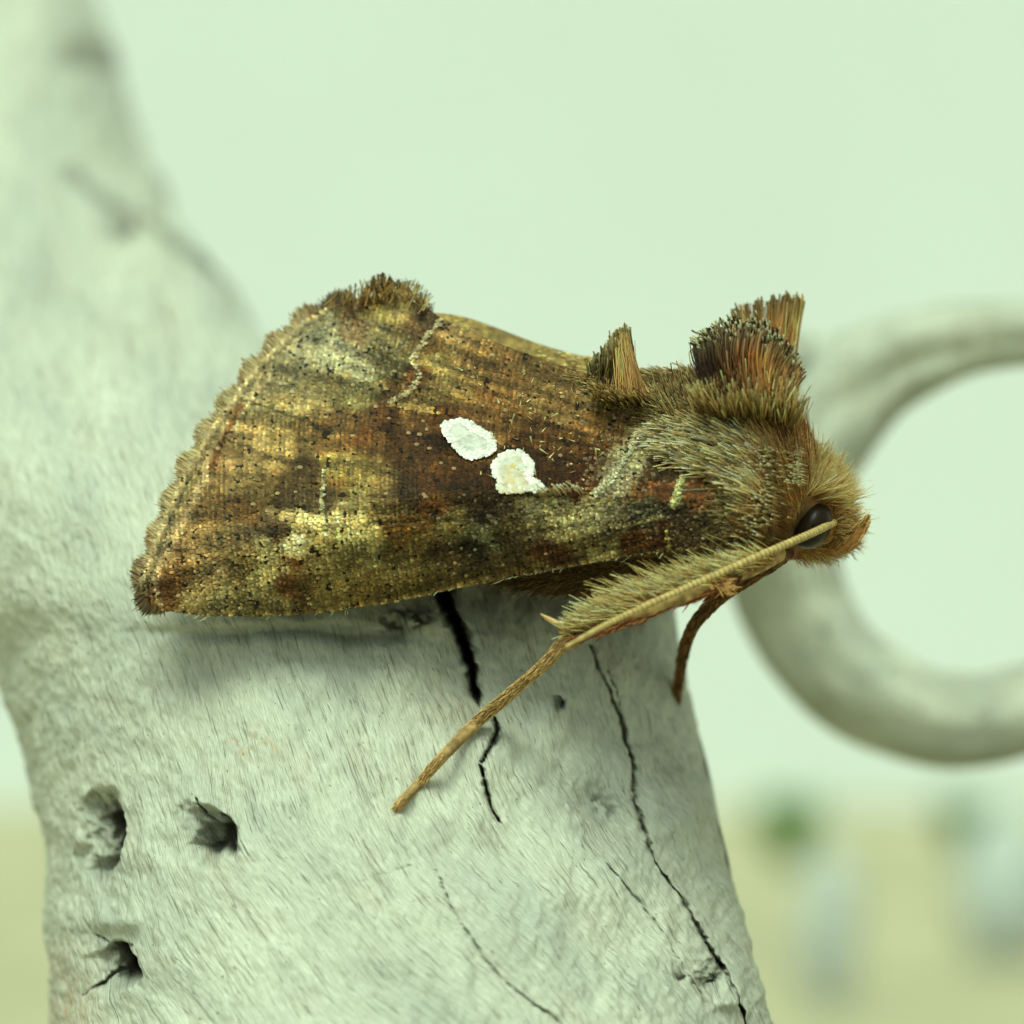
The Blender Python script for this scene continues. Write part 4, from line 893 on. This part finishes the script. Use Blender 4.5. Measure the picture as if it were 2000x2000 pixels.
# ---- eye
m_eye, ne, be = newmat('moth_eye')
tc = nd(ne, 'ShaderNodeTexCoord'); vo = nd(ne, 'ShaderNodeTexVoronoi'); vo.inputs['Scale'].default_value = 26000
ne.links.new(tc.outputs['Object'], vo.inputs['Vector']); bp = nd(ne, 'ShaderNodeBump'); bp.inputs['Distance'].default_value = 0.000004; ne.links.new(vo.outputs['Distance'], bp.inputs['Height']); ne.links.new(bp.outputs[0], be.inputs['Normal'])
lw = nd(ne, 'ShaderNodeTexNoise'); lw.inputs['Scale'].default_value = 900; ne.links.new(tc.outputs['Object'], lw.inputs['Vector'])
cr_ = nd(ne, 'ShaderNodeValToRGB'); cr_.color_ramp.elements[0].color = (.004, .004, .003, 1); cr_.color_ramp.elements[1].color = (.03, .016, .008, 1)
ne.links.new(lw.outputs[0], cr_.inputs[0]); ne.links.new(cr_.outputs[0], be.inputs['Base Color']); be.inputs['Roughness'].default_value = .3; be.inputs['Specular IOR Level'].default_value = .12
def ellipsoid(cx, cy, cd, rx, ry, rd, ang, n=36):
    u, v = np.meshgrid(np.linspace(0, np.pi, n), np.linspace(0, 2 * np.pi, n * 2, endpoint=False), indexing='ij')
    a, b, c = rx * np.sin(u) * np.cos(v), ry * np.sin(u) * np.sin(v), rd * np.cos(u)
    ca, sa = math.cos(ang), math.sin(ang)
    return W(cx + a * ca - b * sa, cy + a * sa + b * ca, cd + c / PXMM).reshape(-1, 3), quads_to_tris(grid_faces(n, n * 2, True))
V, F = ellipsoid(1588, 1027, float(bdepth(1592., 1034.)) - .10, 35, 48, 50, .5)
o = mesh('eye', V, F, m_eye, moth); o['label'] = 'glossy black compound eye'

# ---- palp
pp = curve([(1625, 1072, .6, 16), (1650, 1062, .4, 19), (1668, 1048, .3, 16), (1680, 1032, .3, 10), (1689, 1018, .35, 3)], 26)
V, F = tube(W(pp[:, 0], pp[:, 1], pp[:, 2]), pp[:, 3] / PXMM, 14)
palp = mesh('palp', V, quads_to_tris(F), M_skin, moth, col=np.broadcast_to(lin((158, 118, 66)), (len(V), 3)))
n = 420; i = rng.integers(0, 22, n); a = rng.random(n) * 6.28
x_ = pp[i, 0] + np.cos(a) * pp[i, 3] * .8; y_ = pp[i, 1] + np.sin(a) * pp[i, 3] * .8; dd = pp[i, 2] - np.abs(np.sin(a * 1.7)) * pp[i, 3] / PXMM
b = np.exp(rng.normal(0, .2, n))[:, None]; l = 16 + 5 * rng.random(n)
V, F, C = strands(W(x_, y_, dd), W(x_ + l * .5, y_ - l * .4, dd - .03), W(x_ + l * .7, y_ - l * .9, dd), .025, .03, .012, lin(np.array([120, 84, 44.]) * b * .9), lin(np.clip(np.array([184, 142, 84.]) * b, 0, 240)), nseg=3)
mesh('palp_hair', V, F, M_fur, palp, col=C, kind='stuff')

# ---- antenna: ringed thread
ap = curve([(1628, 1021, -.4, 7.5), (1580, 1044, -2.2, 7.5), (1500, 1078, -3.0, 7.3), (1400, 1122, -3.4, 7), (1300, 1166, -3.9, 6.5), (1200, 1212, -4.3, 6), (1140, 1244, -4.6, 5), (1104, 1264, -4.8, 3)], 420)
ring = 1 + .05 * np.sin(np.arange(420) * 2 * np.pi / 5.25)
V, F = tube(W(ap[:, 0], ap[:, 1], ap[:, 2]), ap[:, 3] / PXMM * ring, 10)
ca_ = np.repeat(np.where(np.sin(np.arange(420) * 2 * np.pi / 5.25) > -.3, 1.0, .74), 10)
ca_ = np.concatenate([ca_, [1, 1]])[:, None] * np.array([196, 178, 116.])
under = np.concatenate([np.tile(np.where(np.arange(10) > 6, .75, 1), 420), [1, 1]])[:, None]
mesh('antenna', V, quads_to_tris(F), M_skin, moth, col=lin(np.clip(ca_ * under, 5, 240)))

# ---- legs
def leg(path, shaft_c, n=200, sides=14, seg=None):
    p = curve(path, n); r = p[:, 3] / PXMM
    if seg: r = r * (1 + .10 * np.cos(np.arange(n) / n * seg * 2 * np.pi))
    V, F = tube(W(p[:, 0], p[:, 1], p[:, 2]), r, sides)
    c = np.array(shaft_c, float)[None] * (1 + .5 * fbm(V[:, 0] * 6, V[:, 2] * 6, 3, 2))[:, None]
    return p, V, F, lin(np.clip(c, 5, 240))
def leg_scales(p, n, c1, c2, L, w, lo=0., hi=1.):
    i = (rng.uniform(lo, hi, n) * (len(p) - 2)).astype(int); t = p[i + 1] - p[i]; tl = np.hypot(t[:, 0], t[:, 1]) + 1e-9; tx, ty = t[:, 0] / tl, t[:, 1] / tl
    a = rng.uniform(-1.6, 1.6, n); off = np.sin(a) * p[i, 3]; dd = p[i, 2] - np.cos(a) * p[i, 3] / PXMM
    x_ = p[i, 0] - ty * off; y_ = p[i, 1] + tx * off; l = L * np.exp(rng.normal(0, .2, n))
    f = rng.random(n)[:, None]; c = np.array(c1)[None] * (1 - f) + np.array(c2)[None] * f
    sp = off / (p[i, 3] + 1e-9) * .18
    return strands(W(x_, y_, dd), W(x_ + tx * l * .5 - ty * sp * l, y_ + ty * l * .5 + tx * sp * l, dd - .03 - .03 * rng.random(n)), W(x_ + tx * l - ty * sp * l, y_ + ty * l + tx * sp * l, dd - .02), .03, w, w * .6, lin(c * .7), lin(c), nseg=2, flat=.3)
z1, z2, z3 = logdepth(930, 1400), logdepth(830, 1515), logdepth(778, 1572)
tar = [(1120, 1242, -1.9, 9), (1060, 1300, -1.4, 8.6), (1000, 1352, z1 - 1.2, 9), (930, 1412, z1 - .5, 9.2), (870, 1472, z2 - .34, 8), (822, 1526, z2 - .18, 7), (792, 1558, z3 - .10, 6.2), (776, 1577, z3 + .03, 4.6)]
p, V, F, C = leg([(1520, 1080, -.6, 18), (1470, 1104, -1.6, 20), (1400, 1130, -2.2, 20), (1300, 1172, -2.4, 19), (1200, 1210, -2.2, 16), (1120, 1242, -1.9, 12)] + tar[1:], (164, 142, 94), n=300)
lg = mesh('leg', V, quads_to_tris(F), M_skin, moth, col=C); lg['label'] = 'long tan leg with a hairy shank, foot on the wood'
pts_ = [leg_scales(p, 1900, (184, 164, 114), (140, 116, 74), 14, .038, .42, .99)]
V, F, C = join(pts_); mesh('leg_scales', V, F, M_scale, lg, col=C, kind='stuff')
# shank hair: straw above, maroon below
hp = []
n = 2100; s = rng.random(n) ** .9
bx_ = 1515 - s * 395; by_ = 1092 + s * 144 + rng.normal(0, 6, n); Lh = (44 + 14 * np.sin(s * 3.14)) * np.exp(rng.normal(0, .25, n)) * (1 - .35 * sstep(.85, 1, s))
a = np.radians(158 + rng.normal(0, 13, n)); dd = -2.0 - .5 * rng.random(n)
b = np.exp(rng.normal(0, .18, n))[:, None]
hp.append(strands(W(bx_, by_, dd), W(bx_ + np.cos(a) * Lh * .5, by_ - np.sin(a) * Lh * .5 - 3, dd - .2), W(bx_ + np.cos(a) * Lh, by_ - np.sin(a) * Lh * .9, dd - .2), .03, .03, .016, lin(np.array([130, 96, 50.]) * b * .9), lin(np.clip(np.array([186, 160, 100.]) * b, 0, 240)), lin(np.clip(np.array([206, 190, 136.]) * b, 0, 240)), nseg=4))
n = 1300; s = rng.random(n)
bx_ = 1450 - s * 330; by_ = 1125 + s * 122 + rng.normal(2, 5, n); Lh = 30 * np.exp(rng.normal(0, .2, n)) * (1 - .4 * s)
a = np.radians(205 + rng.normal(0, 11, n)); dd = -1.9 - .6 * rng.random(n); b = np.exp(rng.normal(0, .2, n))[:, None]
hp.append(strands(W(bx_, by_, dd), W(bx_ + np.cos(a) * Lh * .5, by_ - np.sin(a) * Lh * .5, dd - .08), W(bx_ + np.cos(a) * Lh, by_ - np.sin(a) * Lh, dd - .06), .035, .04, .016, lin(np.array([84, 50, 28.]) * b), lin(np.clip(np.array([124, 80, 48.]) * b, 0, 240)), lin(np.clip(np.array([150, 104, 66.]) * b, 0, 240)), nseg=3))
n = 130; s = rng.random(n); bx_ = 1440 - s * 240; by_ = 1108 + s * 60; a = np.radians(rng.uniform(125, 165, n)); Lh = 40 + 45 * rng.random(n); dd = -1.6 - .5 * rng.random(n)
hp.append(strands(W(bx_, by_, dd), W(bx_ + np.cos(a) * Lh * .5 + 6, by_ - np.sin(a) * Lh * .5, dd - .2), W(bx_ + np.cos(a) * Lh, by_ - np.sin(a) * Lh * .8, dd - .25), .018, .016, .008, lin((150, 130, 76)), lin((190, 172, 112)), nseg=5))
n = 60; a = np.radians(rng.uniform(-70, 30, n)); l = 14 + 16 * rng.random(n); bx_ = 1405 + rng.normal(0, 14, n); by_ = 1140 + rng.normal(0, 8, n)
hp.append(strands(W(bx_, by_, -2.5), W(bx_ + np.cos(a) * l * .5, by_ - np.sin(a) * l * .5, -2.6), W(bx_ + np.cos(a) * l, by_ - np.sin(a) * l, -2.6), .02, .025, .01, lin((150, 120, 70)), lin((180, 150, 96)), nseg=3))
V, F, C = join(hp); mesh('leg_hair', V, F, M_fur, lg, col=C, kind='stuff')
sp = curve([(1122, 1232, -2.0, 5.5), (1092, 1220, -2.2, 6), (1070, 1208, -2.3, 4.5), (1056, 1199, -2.4, 1)], 24)
V, F = tube(W(sp[:, 0], sp[:, 1], sp[:, 2]), sp[:, 3] / PXMM, 10); mesh('spur', V, quads_to_tris(F), M_skin, lg, col=np.broadcast_to(lin((206, 180, 128)), (len(V), 3)))
sp = curve([(1120, 1236, -2.0, 5), (1100, 1232, -2.1, 5), (1086, 1228, -2.2, 1)], 16)
V, F = tube(W(sp[:, 0], sp[:, 1], sp[:, 2]), sp[:, 3] / PXMM, 10); mesh('spur', V, quads_to_tris(F), M_skin, lg, col=np.broadcast_to(lin((150, 112, 66)), (len(V), 3)))
for sg in (-1, 1):
    sp = curve([(779, 1573, z3 - .02, 3.4), (772 + sg * 3, 1580 + sg * 2, z3 - .03, 2.8), (768 + sg * 5, 1584 + sg * 1.5, z3 + .08, .8)], 12)
    V, F = tube(W(sp[:, 0], sp[:, 1], sp[:, 2]), sp[:, 3] / PXMM, 8); mesh('claw', V, quads_to_tris(F), M_skin, lg, col=np.broadcast_to(lin((120, 62, 30)), (len(V), 3)))
# far front leg
zf = logdepth(1322, 1350)
p, V, F, C = leg([(1535, 1070, .2, 24), (1480, 1105, .8, 22), (1420, 1150, 1.6, 15), (1375, 1196, 2.2, 10), (1352, 1228, 2.6, 8.5), (1338, 1265, zf - 2.2, 8), (1330, 1305, zf - 1.0, 7), (1324, 1342, zf - .2, 6), (1322, 1362, zf + .1, 5)], (104, 80, 46), n=200, seg=None)
lg2 = mesh('leg', V, quads_to_tris(F), M_skin, moth, col=C); lg2['label'] = 'dark brown front leg reaching down to the edge of the wood'
V, F, C = leg_scales(p, 1100, (128, 100, 60), (70, 54, 32), 15, .06, .02, .98); mesh('leg_scales', V, F, M_scale, lg2, col=C, kind='stuff')
print('scales', ns, 'tris', sum(len(o.data.polygons) * (2 if len(o.data.polygons) and o.data.polygons[0].loop_total == 4 else 1) for o in bpy.data.objects if o.type == 'MESH'))
